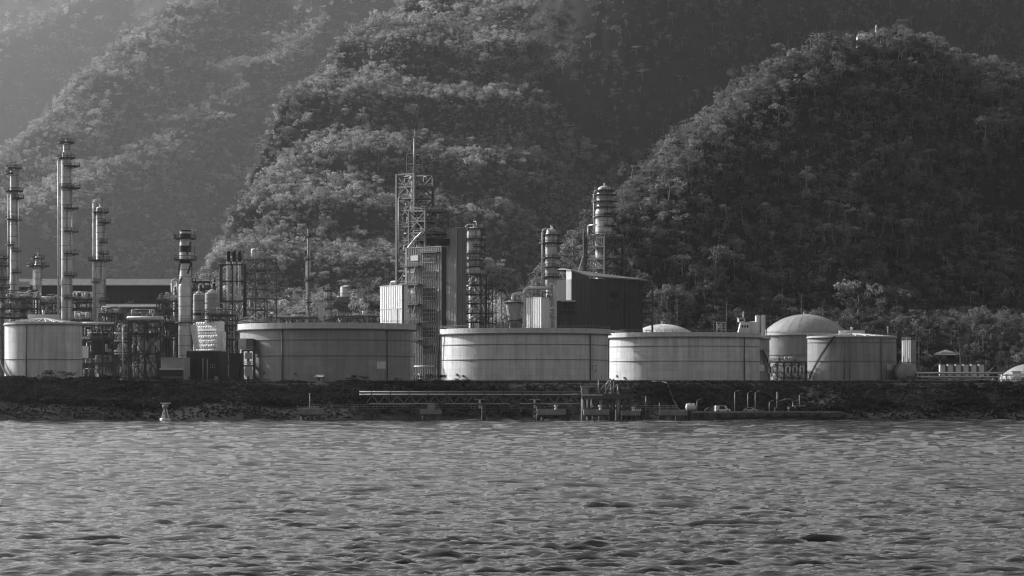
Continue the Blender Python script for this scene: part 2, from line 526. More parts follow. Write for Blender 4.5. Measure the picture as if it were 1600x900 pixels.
# ------------------------------------------------------------------ foliage
def leaf_mat(name, v, rnd):
    m, nt, b, out = new_mat(name)
    N = nt.nodes; L = nt.links
    oi = N.new('ShaderNodeObjectInfo')
    mr = N.new('ShaderNodeMapRange'); mr.inputs['To Min'].default_value = v*(1-rnd); mr.inputs['To Max'].default_value = v*(1+rnd*1.4)
    L.new(oi.outputs['Random'], mr.inputs['Value'])
    geo = N.new('ShaderNodeNewGeometry')
    n = N.new('ShaderNodeTexNoise'); n.inputs['Scale'].default_value = 0.6; n.inputs['Detail'].default_value = 3
    L.new(geo.outputs['Position'], n.inputs['Vector'])
    m2 = N.new('ShaderNodeMapRange'); m2.inputs['From Min'].default_value = .3; m2.inputs['From Max'].default_value = .7
    m2.inputs['To Min'].default_value = .7; m2.inputs['To Max'].default_value = 1.3
    L.new(n.outputs['Fac'], m2.inputs['Value'])
    mu = N.new('ShaderNodeMath'); mu.operation = 'MULTIPLY'
    L.new(mr.outputs[0], mu.inputs[0]); L.new(m2.outputs[0], mu.inputs[1])
    cc = N.new('ShaderNodeCombineColor')
    for i in range(3): L.new(mu.outputs[0], cc.inputs[i])
    b.inputs['Roughness'].default_value = 0.7
    b.inputs['Specular IOR Level'].default_value = 0.12
    L.new(cc.outputs[0], b.inputs['Base Color'])
    tr = N.new('ShaderNodeBsdfTranslucent'); L.new(cc.outputs[0], tr.inputs['Color'])
    mx = N.new('ShaderNodeMixShader'); mx.inputs[0].default_value = 0.5
    L.new(b.outputs[0], mx.inputs[1]); L.new(tr.outputs[0], mx.inputs[2])
    L.new(mx.outputs[0], out.inputs['Surface'])
    return m
M['leaf'] = leaf_mat('pale_forest_leaf', 0.3, 0.45)  # pale tone also carries the sunlight on the left and middle ridges
M['leaf_dark'] = leaf_mat('dark_forest_leaf', 0.145, 0.5)  # darker tone also carries the shade over right hill and back slope
M['leaf_near'] = leaf_mat('tree_leaf', 0.05, 0.5)
M['leaf_scrub'] = leaf_mat('scrub_leaf', 0.02, 0.4)
M['leaf_palm'] = leaf_mat('palm_leaf', 0.06, 0.2)

def crown_mesh(name, n, leaf, lobes, m, seed, flat=0.75, base=0.45):
    """a crown of leaf-sized faces gathered in uneven clumps; unit tree, 1 high, crown 1 wide"""
    g = np.random.default_rng(seed)
    cs = []
    for i in range(lobes):
        a = g.uniform(0, 6.28); rr = 0.36*math.sqrt(g.uniform(0, 1)); zz = base + (0.93-base)*g.uniform(0.1, 0.95)
        cs.append((rr*math.cos(a), rr*math.sin(a), zz - 0.25*rr, g.uniform(0.09, 0.19)))
    V = np.zeros((n*4, 3)); 
    for i in range(n):
        cx, cy, cz, cr = cs[g.integers(0, lobes)]
        d = g.normal(0, 1, 3); d /= np.linalg.norm(d)
        rad = cr*g.uniform(0.45, 1.08)**0.6
        p = np.array([cx, cy, cz]) + d*rad*np.array([1, 1, flat])
        nrm = d + g.normal(0, .5, 3) + np.array([0, 0, .3]); nrm /= np.linalg.norm(nrm)
        t = np.cross(nrm, g.normal(0, 1, 3)); t /= np.linalg.norm(t); bt = np.cross(nrm, t)
        s = leaf*g.uniform(0.55, 1.3)
        V[i*4+0] = p - t*s*.9; V[i*4+1] = p - bt*s*.45; V[i*4+2] = p + t*s*.9; V[i*4+3] = p + bt*s*.45
    me = bpy.data.meshes.new(name)
    me.vertices.add(n*4); me.vertices.foreach_set('co', V.astype(np.float32).ravel())
    me.loops.add(n*4); me.loops.foreach_set('vertex_index', np.arange(n*4, dtype=np.int32))
    me.polygons.add(n); me.polygons.foreach_set('loop_start', np.arange(0, n*4, 4, dtype=np.int32))
    me.update(calc_edges=True)
    me.materials.append(m)
    return me
def trunk_mb(seed, r=0.03, h=0.62, limbs=5):
    g = random.Random(seed)
    mb = MB()
    p = Vector((0, 0, -0.03)); rr = r
    pts = [p]
    for k in range(4):
        q = p + Vector((g.uniform(-.03,.03), g.uniform(-.03,.03), h/4))
        mb.tube(p, q, rr, rr*0.8, n=6, caps=False); p = q; rr *= 0.8; pts.append(p)
    for k in range(limbs):
        a = g.uniform(0, 6.28); s = pts[g.randint(2, 4)]
        e = s + Vector((math.cos(a)*.28, math.sin(a)*.28, g.uniform(.12, .28)))
        mid = s.lerp(e, .5) + Vector((0, 0, -.03))
        mb.tube(s, mid, rr*0.8, rr*.55, n=5, caps=False); mb.tube(mid, e, rr*.55, rr*.2, n=5, caps=False)
    return mb

# forest: unit trees scattered by geometry nodes
def make_kinds(cname, leaf):
    coll = bpy.data.collections.new(cname)
    for k in range(8):
        me = crown_mesh('forest_tree_kind', 420, 0.045, (9, 13, 7, 15, 10, 6, 18, 5)[k], leaf, 40+k, (0.7, 0.8, 0.6, 0.8, 0.65, 0.9, .8, .5)[k], (0.35, 0.3, 0.55, 0.25, 0.45, 0.3, .1, .7)[k])
        bm = bmesh.new(); bm.from_mesh(me)
        tb = trunk_mb(k, 0.022, 0.7, 4)
        tv = [bm.verts.new(p) for p in tb.v]
        for f in tb.f:
            ff = bm.faces.new([tv[i] for i in f]); ff.material_index = 1
        me.materials.append(M['trunk'])
        bm.to_mesh(me); bm.free()
        o = bpy.data.objects.new('forest_tree_kind', me); coll.objects.link(o)
    return coll
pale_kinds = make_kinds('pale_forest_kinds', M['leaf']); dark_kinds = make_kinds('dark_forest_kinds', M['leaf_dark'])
def on_middle_ridge(x, y):
    global SPURS
    al = SPURS
    SPURS = al[4:6]; a = hills(x, y); SPURS = al[:4]+al[6:]; b = hills(x, y); SPURS = al
    return a > b
def on_right_hill(x, y):
    global SPURS
    al = SPURS
    SPURS = al[:4]+[c for c in al if c[0][0] == (1385,45,1930)]; a = hills(x, y); SPURS = [c for c in al[4:] if c[0][0] != (1385,45,1930)]; b = hills(x, y); SPURS = al
    return a > b

def scatter(name, pts, scl, label, coll, seed, thin=None):
    """one object of uncountable growth: trees of the collection instanced on points"""
    me = bpy.data.meshes.new(name)
    me.vertices.add(len(pts)); me.vertices.foreach_set('co', np.asarray(pts, np.float32).ravel())
    at = me.attributes.new('size', 'FLOAT_VECTOR', 'POINT'); at.data.foreach_set('vector', np.asarray(scl, np.float32).ravel())
    g = np.random.default_rng(seed)
    at = me.attributes.new('turn', 'FLOAT_VECTOR', 'POINT')
    rot = np.zeros((len(pts), 3), np.float32); rot[:, 2] = g.uniform(0, 6.28, len(pts)); rot[:, 0] = g.normal(0, .06, len(pts))
    at.data.foreach_set('vector', rot.ravel())
    o = bpy.data.objects.new(name, me); COL.objects.link(o)
    ng = bpy.data.node_groups.new(name + '_scatter', 'GeometryNodeTree')
    ng.interface.new_socket('Geometry', in_out='INPUT', socket_type='NodeSocketGeometry')
    ng.interface.new_socket('Geometry', in_out='OUTPUT', socket_type='NodeSocketGeometry')
    gi = ng.nodes.new('NodeGroupInput'); go = ng.nodes.new('NodeGroupOutput')
    ci = ng.nodes.new('GeometryNodeCollectionInfo'); ci.inputs['Collection'].default_value = coll
    ci.inputs['Separate Children'].default_value = True; ci.inputs['Reset Children'].default_value = True
    ip = ng.nodes.new('GeometryNodeInstanceOnPoints'); ip.inputs['Pick Instance'].default_value = True
    a1 = ng.nodes.new('GeometryNodeInputNamedAttribute'); a1.data_type = 'FLOAT_VECTOR'; a1.inputs['Name'].default_value = 'size'
    a2 = ng.nodes.new('GeometryNodeInputNamedAttribute'); a2.data_type = 'FLOAT_VECTOR'; a2.inputs['Name'].default_value = 'turn'
    rv = ng.nodes.new('FunctionNodeRandomValue'); rv.data_type = 'INT'
    rv.inputs[4].default_value = 0; rv.inputs[5].default_value = len(coll.objects)-1; rv.inputs['Seed'].default_value = seed
    L = ng.links
    L.new(gi.outputs[0], ip.inputs['Points']); L.new(ci.outputs[0], ip.inputs['Instance'])
    L.new(rv.outputs[2], ip.inputs['Instance Index'])
    L.new(a1.outputs[0], ip.inputs['Scale'])
    er = ng.nodes.new('FunctionNodeEulerToRotation')
    L.new(a2.outputs[0], er.inputs[0]); L.new(er.outputs[0], ip.inputs['Rotation'])
    L.new(ip.outputs[0], go.inputs[0])
    md = o.modifiers.new('scatter', 'NODES'); md.node_group = ng
    tag(o, label, None, kind='stuff')
    return o

def forest_points(y0, y1, spacing, seed, keep, hmin, hmax, mul=1.0):
    g = np.random.default_rng(seed)
    xw0, xw1 = X(-220, y1), X(1820, y1)
    n = int((xw1-xw0)*(y1-y0)/spacing**2)
    x = g.uniform(xw0, xw1, n); y = g.uniform(y0, y1, n)
    px = x/y*F+800
    ok = (px > -200) & (px < 1800)
    x, y = x[ok], y[ok]
    z = ground(x, y)
    e = 3.0
    gx = (ground(x+e, y)-z)/e; gy = (ground(x, y+e)-z)/e
    nz_ = 1/np.sqrt(1+gx*gx+gy*gy)
    # denser on steep ground so that cover stays even; facing away from the viewer is dropped
    py = HY-(z+12-CH)/y*F
    facing = (-gx*(x/y) - gy + 0) * -1 + (z-CH)/y*-1   # >0 when the slope rises towards the back
    ok = (py > -260) & keep(x, y, z, px[ok] if False else x/y*F+800, py) & ((gy - (z+10-CH)/y) > -0.25)
    x, y, z = x[ok], y[ok], z[ok]
    n = len(x)
    h = g.uniform(hmin, hmax, n)*0.78*(0.75+0.6*vnoise(x/35, y/35, 77))*mul
    h = h*np.exp(g.normal(-.04, .38, n))
    wd = h*g.uniform(0.85, 1.35, n)
    return np.stack([x, y, z-0.3], -1), np.stack([wd, wd, h], -1)
inR = lambda x, y, z, px, py: on_right_hill(x, y)
outR0 = lambda x, y, z, px, py: ~on_right_hill(x, y)
outR = lambda x, y, z, px, py: (~on_right_hill(x, y)) & ~((y > 1500) & (y < 1580) & (px > 522) & (px < 558))
def grove(label, kinds, seed, y0, y1, sp, keep, h0, h1):
    p, c_ = forest_points(y0, y1, sp, seed, keep, h0, h1)
    scatter('forest', p, c_, label, kinds, seed+2)
    return len(p)
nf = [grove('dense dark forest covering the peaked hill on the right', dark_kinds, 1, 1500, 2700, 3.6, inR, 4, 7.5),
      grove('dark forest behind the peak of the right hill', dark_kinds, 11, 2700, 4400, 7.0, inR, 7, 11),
      grove('pale dry woodland, toned sunlit, on the foot of the middle ridge', pale_kinds, 2, 1500, 2900, 4.6, outR, 4, 7),
      grove('pale dry woodland, toned sunlit, on the upper middle ridge', pale_kinds, 3, 2900, 4300, 4.9, lambda *a: outR(*a) & on_middle_ridge(a[0], a[1]), 4.6, 8.2),
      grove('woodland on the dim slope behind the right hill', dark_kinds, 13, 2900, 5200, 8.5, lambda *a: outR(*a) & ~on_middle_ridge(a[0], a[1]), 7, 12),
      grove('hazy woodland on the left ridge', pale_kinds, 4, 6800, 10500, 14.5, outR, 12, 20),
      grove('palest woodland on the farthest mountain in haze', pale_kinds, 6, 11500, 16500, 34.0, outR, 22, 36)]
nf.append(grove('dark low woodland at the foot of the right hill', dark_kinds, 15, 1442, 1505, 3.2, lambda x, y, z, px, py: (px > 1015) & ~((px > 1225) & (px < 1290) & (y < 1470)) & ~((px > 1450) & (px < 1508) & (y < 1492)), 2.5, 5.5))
print('forest', nf)
# ------------------------------------------------------------------ storage tanks
def tank(name, label, px, D, rpx, ytop, m, courses=8, rings=(0.27, 0.53), pipes=(), sign=None, rimh=1.7, rimo=0.7,
         roof=None, apex=None, stair=None, walk=True, base=None, group=None, rim_m=None, box_sign=False, ports=(), plates=24):
    s = S(D); r = rpx*s; base = GZ if base is None else base
    top = Z(ytop, D) - base
    t = T(name, label, 'storage tank', (X(px, D), D, base), 0, group)
    n = 96
    if rpx < 75: plates = 16
    t.part('foundation_ring', MB().ring(r-1.5, r+0.8, -0.6, 0.5, 64), M['concrete_wet'])
    hh = (top-0.5)/courses
    for k in range(courses):
        z0 = 0.5+k*hh
        o = 0.006*(courses-k)
        np_ = plates
        me = MB().lathe([(r+o, z0+0.012), (r+o, z0+hh-0.012)], 96//np_, 0.0007, 2*math.pi/np_-0.0007).mesh('shell_plate', m)
        for j in range(np_):
            pl = t.part('shell_plate', me); pl.rotation_euler = (0, 0, 2*math.pi*(j+0.5*(k % 2))/np_)
    t.part('inner_skin', MB().lathe([(r-.06, .5), (r-.06, top)], n), M['seam'])
    # wind girder: a light band standing proud of the shell
    zt = top
    if rimh > 0:
        t.part('wind_girder', MB().ring(r-0.3, r+rimo, zt-rimh, zt, n), rim_m or M['tank_rim'])
        t.part('girder_flange', MB().ring(r-0.1, r+rimo+0.35, zt-rimh-0.28, zt-rimh-0.004, n), M['seam'])
    for fr in rings:
        z = zt-(zt-0.5)*fr
        t.part('stiffener_ring', MB().ring(r-0.02, r+0.26, z-0.09, z+0.09, n), M['seam'])
    def at(pxx, out=0.0):
        dx = (pxx-px)*s
        dx = max(-r*0.999, min(r*0.999, dx))
        a = math.atan2(-math.sqrt(max(0, r*r-dx*dx)), dx)
        return a
    for pp in pipes:
        a = at(pp); c, sn = math.cos(a), math.sin(a)
        t.part('drain_pipe', MB().tube(((r+.35)*c, (r+.35)*sn, 0.3), ((r+.35)*c, (r+.35)*sn, zt-rimh-0.4), 0.22, n=8), M['seam'])
    if sign:
        spx, y0, y1, wpx = sign
        a = at(spx); c, sn = math.cos(a), math.sin(a)
        zc0, zc1 = Z(y1, D)-base, Z(y0, D)-base
        w = wpx*s/max(0.35, abs(sn))
        if not box_sign:
            t.part('sign_panel', MB().box(((r+.12)*c, (r+.12)*sn, (zc0+zc1)/2), (w, 0.12, zc1-zc0), a+math.pi/2), M['white'])
        else:
            sp = t.part('sign_panel', MB().box(((r+.12)*c, (r+.12)*sn, (zc0+zc1)/2), (w, 0.12, zc1-zc0), a+math.pi/2), M['tank_dull'])
            mb = MB(); H = zc1-zc0
            ux, uy = -sn, c
            def bar(u0, u1, v0, v1):
                mb.box(((r+.2)*c+ux*(u0+u1)/2*w, (r+.2)*sn+uy*(u0+u1)/2*w, zc0+(v0+v1)/2*H), (abs(u1-u0)*w, 0.05, (v1-v0)*H), a+math.pi/2)
            bar(-.5,.5,.95,1); bar(-.5,.5,0,.05); bar(-.5,-.45,.05,.95); bar(.45,.5,.05,.95); bar(-.45,.45,.30,.36)
            bar(-.2,-.1,.4,.9); bar(-.05,.05,.42,.78); bar(.1,.2,.42,.78); bar(.28,.36,.42,.78); bar(-.05,.36,.78,.84)
            for k in range(6): bar(-.36+k*.13,-.29+k*.13,.1,.24)
            t.part('sign_lettering', mb, M['white'], sp)
    for (ppx, py) in ports:
        a = at(ppx); c, sn = math.cos(a), math.sin(a)
        z = Z(py, D)-base
        t.part('manway', MB().tube((r*c*.99, r*sn*.99, z), ((r+.5)*c, (r+.5)*sn, z), 0.45, n=12), M['seam'])
    if roof == 'float':
        t.part('floating_roof', MB().lathe([(r-.05, top-3.5), (r-3, top-3.6), (0.01, top-3.2)], 48), M['tank_dull'])
    elif roof == 'cone':
        ap = Z(apex, D)-base
        t.part('cone_roof', MB().lathe([(r+.2, zt+0.02), (r*.5, zt+(ap-zt)*.52), (0.02, ap)], 64), M['mid_clad'])
        for k in range(28):
            a = 2*math.pi*k/28
            t.beam('roof_rib', ((r)*math.cos(a), (r)*math.sin(a), zt+.12), (.8*math.cos(a), .8*math.sin(a), ap+.06), 0.32, M['white'], 0.3)
        t.part('roof_hatch', MB().bx(-5.2, 5.2, -.8, .8, ap-0.2, ap+1.2).tube((0,0,ap+1.2),(0,0,ap+2.6),.5,n=10), M['white'])
    elif roof == 'dome':
        ap = Z(apex, D)-base-zt
        Rr = (r*r+ap*ap)/(2*ap); prof = []
        for k in range(13):
            rr = (r+.4)*(1-k/12)
            prof.append((max(rr, 0.02), zt+.03 + math.sqrt(max(0, Rr*Rr-rr*rr*(r/(r+.4))**2))-(Rr-ap)))
        t.part('dome_roof', MB().lathe(prof, 64), m)
        for k in range(24):
            a = 2*math.pi*k/24
            mb = MB()
            for (r0, z0), (r1, z1) in zip(prof[:-2], prof[1:-1]):
                mb.beam((r0*math.cos(a), r0*math.sin(a), z0+.03), (r1*math.cos(a), r1*math.sin(a), z1+.03), 0.2, 0.05)
            t.part('roof_rib', mb, m)
        t.part('roof_vent', MB().tube((0,0,zt+ap-.1),(0,0,zt+ap+.9),.9,n=12).tube((0,0,zt+ap+.9),(0,0,zt+ap+1.2),1.3,.3,n=12), M['galv'])
    if walk:
        mb = rail_arc(MB(), r+rimo*0.8, zt, math.pi, 2*math.pi, 1.0, n=60, w=0.06)
        t.part('top_railing', mb, M['galv'])
    if stair:
        p0, p1, = stair[0], stair[1]
        a0, a1 = at(p0), at(p1)
        zb, ztp = stair[2], stair[3]
        zb = Z(zb, D)-base; ztp = Z(ztp, D)-base
        N_ = 40; mb = MB(); mr = MB()
        prev = None
        for k in range(N_+1):
            a = a0+(a1-a0)*k/N_; z = zb+(ztp-zb)*k/N_
            p = Vector(((r+.8)*math.cos(a), (r+.8)*math.sin(a), z))
            mb.box(p, (1.2, 0.4, 0.08), a)
            e = Vector(((r+1.4)*math.cos(a), (r+1.4)*math.sin(a), z))
            if prev is not None:
                mb.beam(prev, e, 0.3, 0.7)
                mr.beam(prev+Vector((0,0,1.1)), e+Vector((0,0,1.1)), .08); 
                if k % 3 == 0: mr.beam(e, e+Vector((0,0,1.1)), .07)
            prev = e
        st = t.part('spiral_stair', mb, M['soot'])
        t.part('stair_railing', mr, M['steel'], st)
    return t, r, top

tank('storage_tank', 'white cone-roofed tank at the left edge with radial roof ribs', 68, 1092, 60, 505, M['tank_white'], 6, (0.62,), (50,), None, 0.5, 0.25, 'cone', 497, (9, 28, 560, 592), True)
tank('storage_tank', 'broad shaded tank, toned grey, beside the insulated boiler', 511, 1105, 135.5, 507, M['tank_grey_shade'], 8, (0.29, 0.56), (450, 608), (599.5, 566, 577, 13), 1.9, 0.8, 'float', ports=((420, 583), (470, 585)))  # shadow over a white tank put into its grey colour
tank('storage_tank', 'broad white tank with boxed lettering, sunlit on its left flank', 820.5, 1150, 130, 515, M['tank_white'], 8, (0.30, 0.58), (919.5,), (926, 571, 582, 10), 1.7, 0.8, 'float', stair=(691.2, 694, 594, 522), box_sign=True, ports=((716, 586), (725.5, 588)))
tank('storage_tank', 'broad white tank with one pale square panel, right of the lettered tank', 1069.5, 1276, 117, 521, M['tank_white'], 8, (0.27, 0.56), (1157,), (1163, 574, 584, 8.5), 1.7, 0.8, 'float', ports=((963, 588), (974, 591)))
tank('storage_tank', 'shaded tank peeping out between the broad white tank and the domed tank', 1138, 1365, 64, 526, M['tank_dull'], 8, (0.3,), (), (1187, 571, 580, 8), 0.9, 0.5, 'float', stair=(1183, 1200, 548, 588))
tank('storage_tank', 'tall domed tank behind the grey tank with the diagonal stair', 1258, 1440, 65, 521, M['tank_grey_shade'], 7, (0.05, 0.42), (), None, 0.9, 0.5, 'dome', 491, None, True)  # grey colour stands in for the dimness over the dome
tank('storage_tank', 'grey tank with a dark diagonal stair and rim beam', 1331, 1320, 69, 526, M['tank_dull'], 8, (0.13, 0.52), (1312.5, 1320.5, 1370), (1384.5, 570, 579, 8.5), 0.5, 0.3, 'cone', 521, (1266, 1300, 596, 527))  # dull colour stands in for the shadow lying over this tank
tank('storage_tank', 'low pale dome showing above the white tank with the square panel', 1036, 1420, 46, 521, M['tank_white'], 6, (), (), None, 0.5, 0.3, 'dome', 506.5, None, False)
tank('storage_tank', 'low domed tank with white bands cut by the right edge', 1612, 1250, 48, 590, M['jacket_dull'], 4, (0.3,0.6), (), None, 0.4, 0.3, 'dome', 568, None, False)
# ------------------------------------------------------------------ process plant kit
def platform(t, r0, r1, z, a0, a1, m=None, rail=True):
    n = max(6, int(abs(a1-a0)*r1/1.2))
    d = t.part('platform', MB().ring(r0, r1, z-.4, z, n, a0, a1), m or M['steel'])
    mb = MB()
    for k in range(0, n+1, 2):
        a = a0+(a1-a0)*k/n
        mb.beam((r0*math.cos(a), r0*math.sin(a), z-1.2), ((r1-.1)*math.cos(a), (r1-.1)*math.sin(a), z-.19), .1)
    t.part('bracket', mb, M['steel'], d)
    if rail: t.part('railing', rail_arc(MB(), r1-.08, z, a0, a1), M['steel'], d)
    return d

FULL = (0.0, 2*math.pi)
LEFT = (R(110), R(290)); RIGHT = (R(-110), R(70))
def column(label, px, D, ybot, segs, plats, m=None, pipes=(), head='dome', bands=9, cat='column', name='process_column', lad=True, group=None, base=None, davit=True):
    """segs: [(ytop, radius px)] from the bottom up; plats: [(y, side, extra radius m)]; pipes: [(dx px, radius px, ytop, ybottom)]"""
    s = S(D); base = GZ if base is None else base
    t = T(name, label, cat, (X(px, D), D, base))
    m = m or M['jacket']
    z = 0.0
    tops = []
    prev = None
    for i, (yt, rp) in enumerate(segs):
        r = rp*s; zt = Z(yt, D)-base
        prof = []
        if prev is not None: prof.append((prev, z))
        prof += [(r, z+(0.8 if prev else 0)), (r, zt)]
        t.part('shell', MB().lathe(prof, 28, smooth=False if False else True), m)
        k = z+3.0
        step = max(2.5, (zt-z)/bands)
        while k < zt-1:
            t.part('band', MB().ring(r-.02, r+.05, k, k+.16, 28), M['steel_mid']); k += step
        tops.append((z, zt, r)); prev = r; z = zt
    def rad(zz):
        for a, b, r in tops:
            if zz <= b: return r
        return tops[-1][2]
    r = tops[-1][2]
    if head == 'dome':
        t.part('head', MB().lathe([(r*math.cos(a*math.pi/16)+0.001, z+r*.55*math.sin(a*math.pi/16)) for a in range(9)], 28), m)
        t.part('nozzle', MB().tube((0,0,z+r*.5),(0,0,z+r*.55+1.2),.3,n=10).ring(.28,.5,z+r*.55+1.0,z+r*.55+1.2,12), M['pipe'])
    elif head == 'open':
        t.part('stack_lip', MB().ring(r-.25, r+.1, z, z+.5, 28), M['soot'])
    for (y, side, ex) in plats:
        zz = Z(y, D)-base; rr = rad(zz)
        a0, a1 = {'F': FULL, 'L': LEFT, 'R': RIGHT}[side]
        if side != 'F': a0, a1 = a0+.3, a1-.3
        platform(t, rr+.03, rr+ex, zz, a0, a1)
    if lad:
        zs = [0]+sorted(Z(y, D)-base for y, sd, ex in plats)
        for k, (za, zb) in enumerate(zip(zs[:-1], zs[1:])):
            a = R(-35) if k % 2 else R(-75)
            rr = rad(zb)+.5
            t.part('ladder', ladder(MB(), rr*math.cos(a), rr*math.sin(a), za, zb+1, math.cos(a), math.sin(a), cage=True), M['steel'])
    for (dx, rp, yt, yb) in pipes:
        zt_, zb_ = Z(yt, D)-base, Z(yb, D)-base
        x = dx*s; rr = rp*s
        pts = [(x, -rad(zb_)*.55, zb_), (x, -rad(zb_)*.55, zt_), (0, 0, zt_)] if zt_ > z else [(x, -rad(zb_)*.5, zb_), (x, -rad(zb_)*.5, zt_), (0.3*x, 0, zt_)]
        t.part('riser_pipe', MB().pipe(pts, rr, 1.4, 10), M['pipe'])
    if davit:
        t.part('davit', MB().beam((r*.6,0,z),(r*.6,0,z+3.4),.14).beam((r*.6,0,z+3.4),(-r*.9,0,z+3.4),.12).beam((-r*.9,0,z+3.4),(-r*.9,0,z+2.8),.08), M['steel'])
    return t, s, base

def brace_bay(t, p, q, z0, z1, w, m, kind):
    a0, b0, a1, b1 = Vector((p[0],p[1],z0)), Vector((q[0],q[1],z0)), Vector((p[0],p[1],z1)), Vector((q[0],q[1],z1))
    mid1 = (a1+b1)/2; mid0 = (a0+b0)/2
    if kind == 'X': t.beam('brace', a0, b1, w, m); t.beam('brace', b0, a1, w, m)
    elif kind == 'A': t.beam('brace', a0, mid1, w, m); t.beam('brace', b0, mid1, w, m)
    elif kind == 'V': t.beam('brace', a1, mid0, w, m); t.beam('brace', b1, mid0, w, m)
    elif kind == '/': t.beam('brace', a0, b1, w, m)
    elif kind == '\\': t.beam('brace', b0, a1, w, m)

def frame(t, x0, x1, y0, y1, zs, m, pw=.5, bw=.35, brw=.25, faces='FRLB', kinds='A', nx=1, ny=1, decks=(), rails=True, deck_m=None, seed=1):
    """an open steel frame with every post, beam and brace a member of its own"""
    g = random.Random(seed)
    xs_ = [x0+(x1-x0)*i/nx for i in range(nx+1)]; ys2 = [y0+(y1-y0)*i/ny for i in range(ny+1)]
    for i, x in enumerate(xs_):
        for j, y in enumerate(ys2):
            if 0 < i < nx and 0 < j < ny: continue
            t.beam('post', (x, y, zs[0]), (x, y, zs[-1]), pw, m)
    sides = {'F': [((a, y0), (b, y0)) for a, b in zip(xs_[:-1], xs_[1:])], 'B': [((a, y1), (b, y1)) for a, b in zip(xs_[:-1], xs_[1:])],
             'L': [((x0, a), (x0, b)) for a, b in zip(ys2[:-1], ys2[1:])], 'R': [((x1, a), (x1, b)) for a, b in zip(ys2[:-1], ys2[1:])]}
    for k, (za, zb) in enumerate(zip(zs[:-1], zs[1:])):
        for fc in 'FRLB':
            for (p, q) in sides[fc]:
                d = Vector((q[0]-p[0], q[1]-p[1], 0)).normalized()*pw*.5
                t.beam('beam', (p[0]+d.x, p[1]+d.y, zb-bw/2), (q[0]-d.x, q[1]-d.y, zb-bw/2), bw*.8, m, bw)
                if fc in faces:
                    brace_bay(t, p, q, za, zb-bw, brw, m, kinds[k % len(kinds)])
        if decks == 'all' or k in decks:
            dk = t.part('deck', MB().bx(x0+.2, x1-.2, y0+.2, y1-.2, zb+.01, zb+.12), deck_m or M['steel_mid'])
            if rails:
                t.part('railing', rail_line(MB(), [(x0,y0,zb+.12),(x1,y0,zb+.12),(x1,y1,zb+.12),(x0,y1,zb+.12),(x0,y0,zb+.12)]), M['galv'], dk)

def vessel(t, c, r, h, m, name='vessel', ax='z'):
    mb = MB()
    if ax == 'z':
        pr = [(0.01, -r*.5)]+[(r*math.sin(a*math.pi/12), -r*.5*math.cos(a*math.pi/12)) for a in range(1, 7)]
        pr += [(r*math.cos(a*math.pi/12), h+r*.5*math.sin(a*math.pi/12)) for a in range(0, 6)]+[(0.01, h+r*.5)]
        mb.lathe([(rr, z+c[2]) for rr, z in pr], 20, c=(c[0], c[1]))
    else:
        n = 16
        for (ta, ra), (tb, rb) in zip([(-.5-r*.4/h, .1), (-.5-r*.2/h, .75), (-.5, 1), (.5, 1), (.5+r*.2/h, .75)], [(-.5-r*.2/h, .75), (-.5, 1), (.5, 1), (.5+r*.2/h, .75), (.5+r*.4/h, .1)]):
            dx = (1, 0) if ax == 'x' else (0, 1)
            mb.tube((c[0]+dx[0]*ta*h, c[1]+dx[1]*ta*h, c[2]), (c[0]+dx[0]*tb*h, c[1]+dx[1]*tb*h, c[2]), r*ra, r*rb, n, False)
    return t.part(name, mb, m)

def clutter(t, x0, x1, y0, y1, zs, seed, dens=1.0, light=.5):
    """the pipes, small vessels and valves that fill a frame's floors"""
    g = random.Random(seed)
    for za, zb in zip(zs[:-1], zs[1:]):
        hgt = zb-za
        nv = max(1, int((x1-x0)/3.2*dens))
        for k in range(nv):
            x = g.uniform(x0+.8, x1-.8); y = g.uniform(y0+.6, y1-.6)
            mm = M['jacket'] if g.random() < light else M['jacket_dull']
            q = g.random()
            if q < .45: vessel(t, (x, y, za+.7+.2), g.uniform(.35, .75), max(.8, hgt*g.uniform(.3, .55)), mm)
            elif q < .7: vessel(t, (x, y, za+1.1), g.uniform(.4, .7), g.uniform(1.6, 3), mm, 'drum', g.choice('xy'))
            else: t.part('valve_block', MB().box((x, y, za+.8), (g.uniform(.6, 1.6), g.uniform(.6, 1.2), g.uniform(.8, 1.6)), g.uniform(0, 1)).tube((x, y, za+1.2), (x, y, za+2.2), .18, n=8).ring(.1, .5, za+2.1, za+2.25, 10, c=(x, y)), M['pipe_dark'])
        for k in range(int(max(2, (x1-x0)/2.2)*dens)):
            r = g.choice((.12, .16, .22))
            zz = za+hgt*g.uniform(.45, .92); y = g.uniform(y0, y1); xa, xb = sorted((g.uniform(x0, x1), g.uniform(x0, x1)))
            if xb-xa < 1.5: xb = xa+1.5
            mm = M['pipe'] if g.random() < light else M['pipe_dark']
            t.part('pipe', MB().pipe([(xa, y, za+.2), (xa, y, zz), (xb, y, zz), (xb, y, zz-hgt*g.uniform(.2, .4))], r, .5, 6), mm)

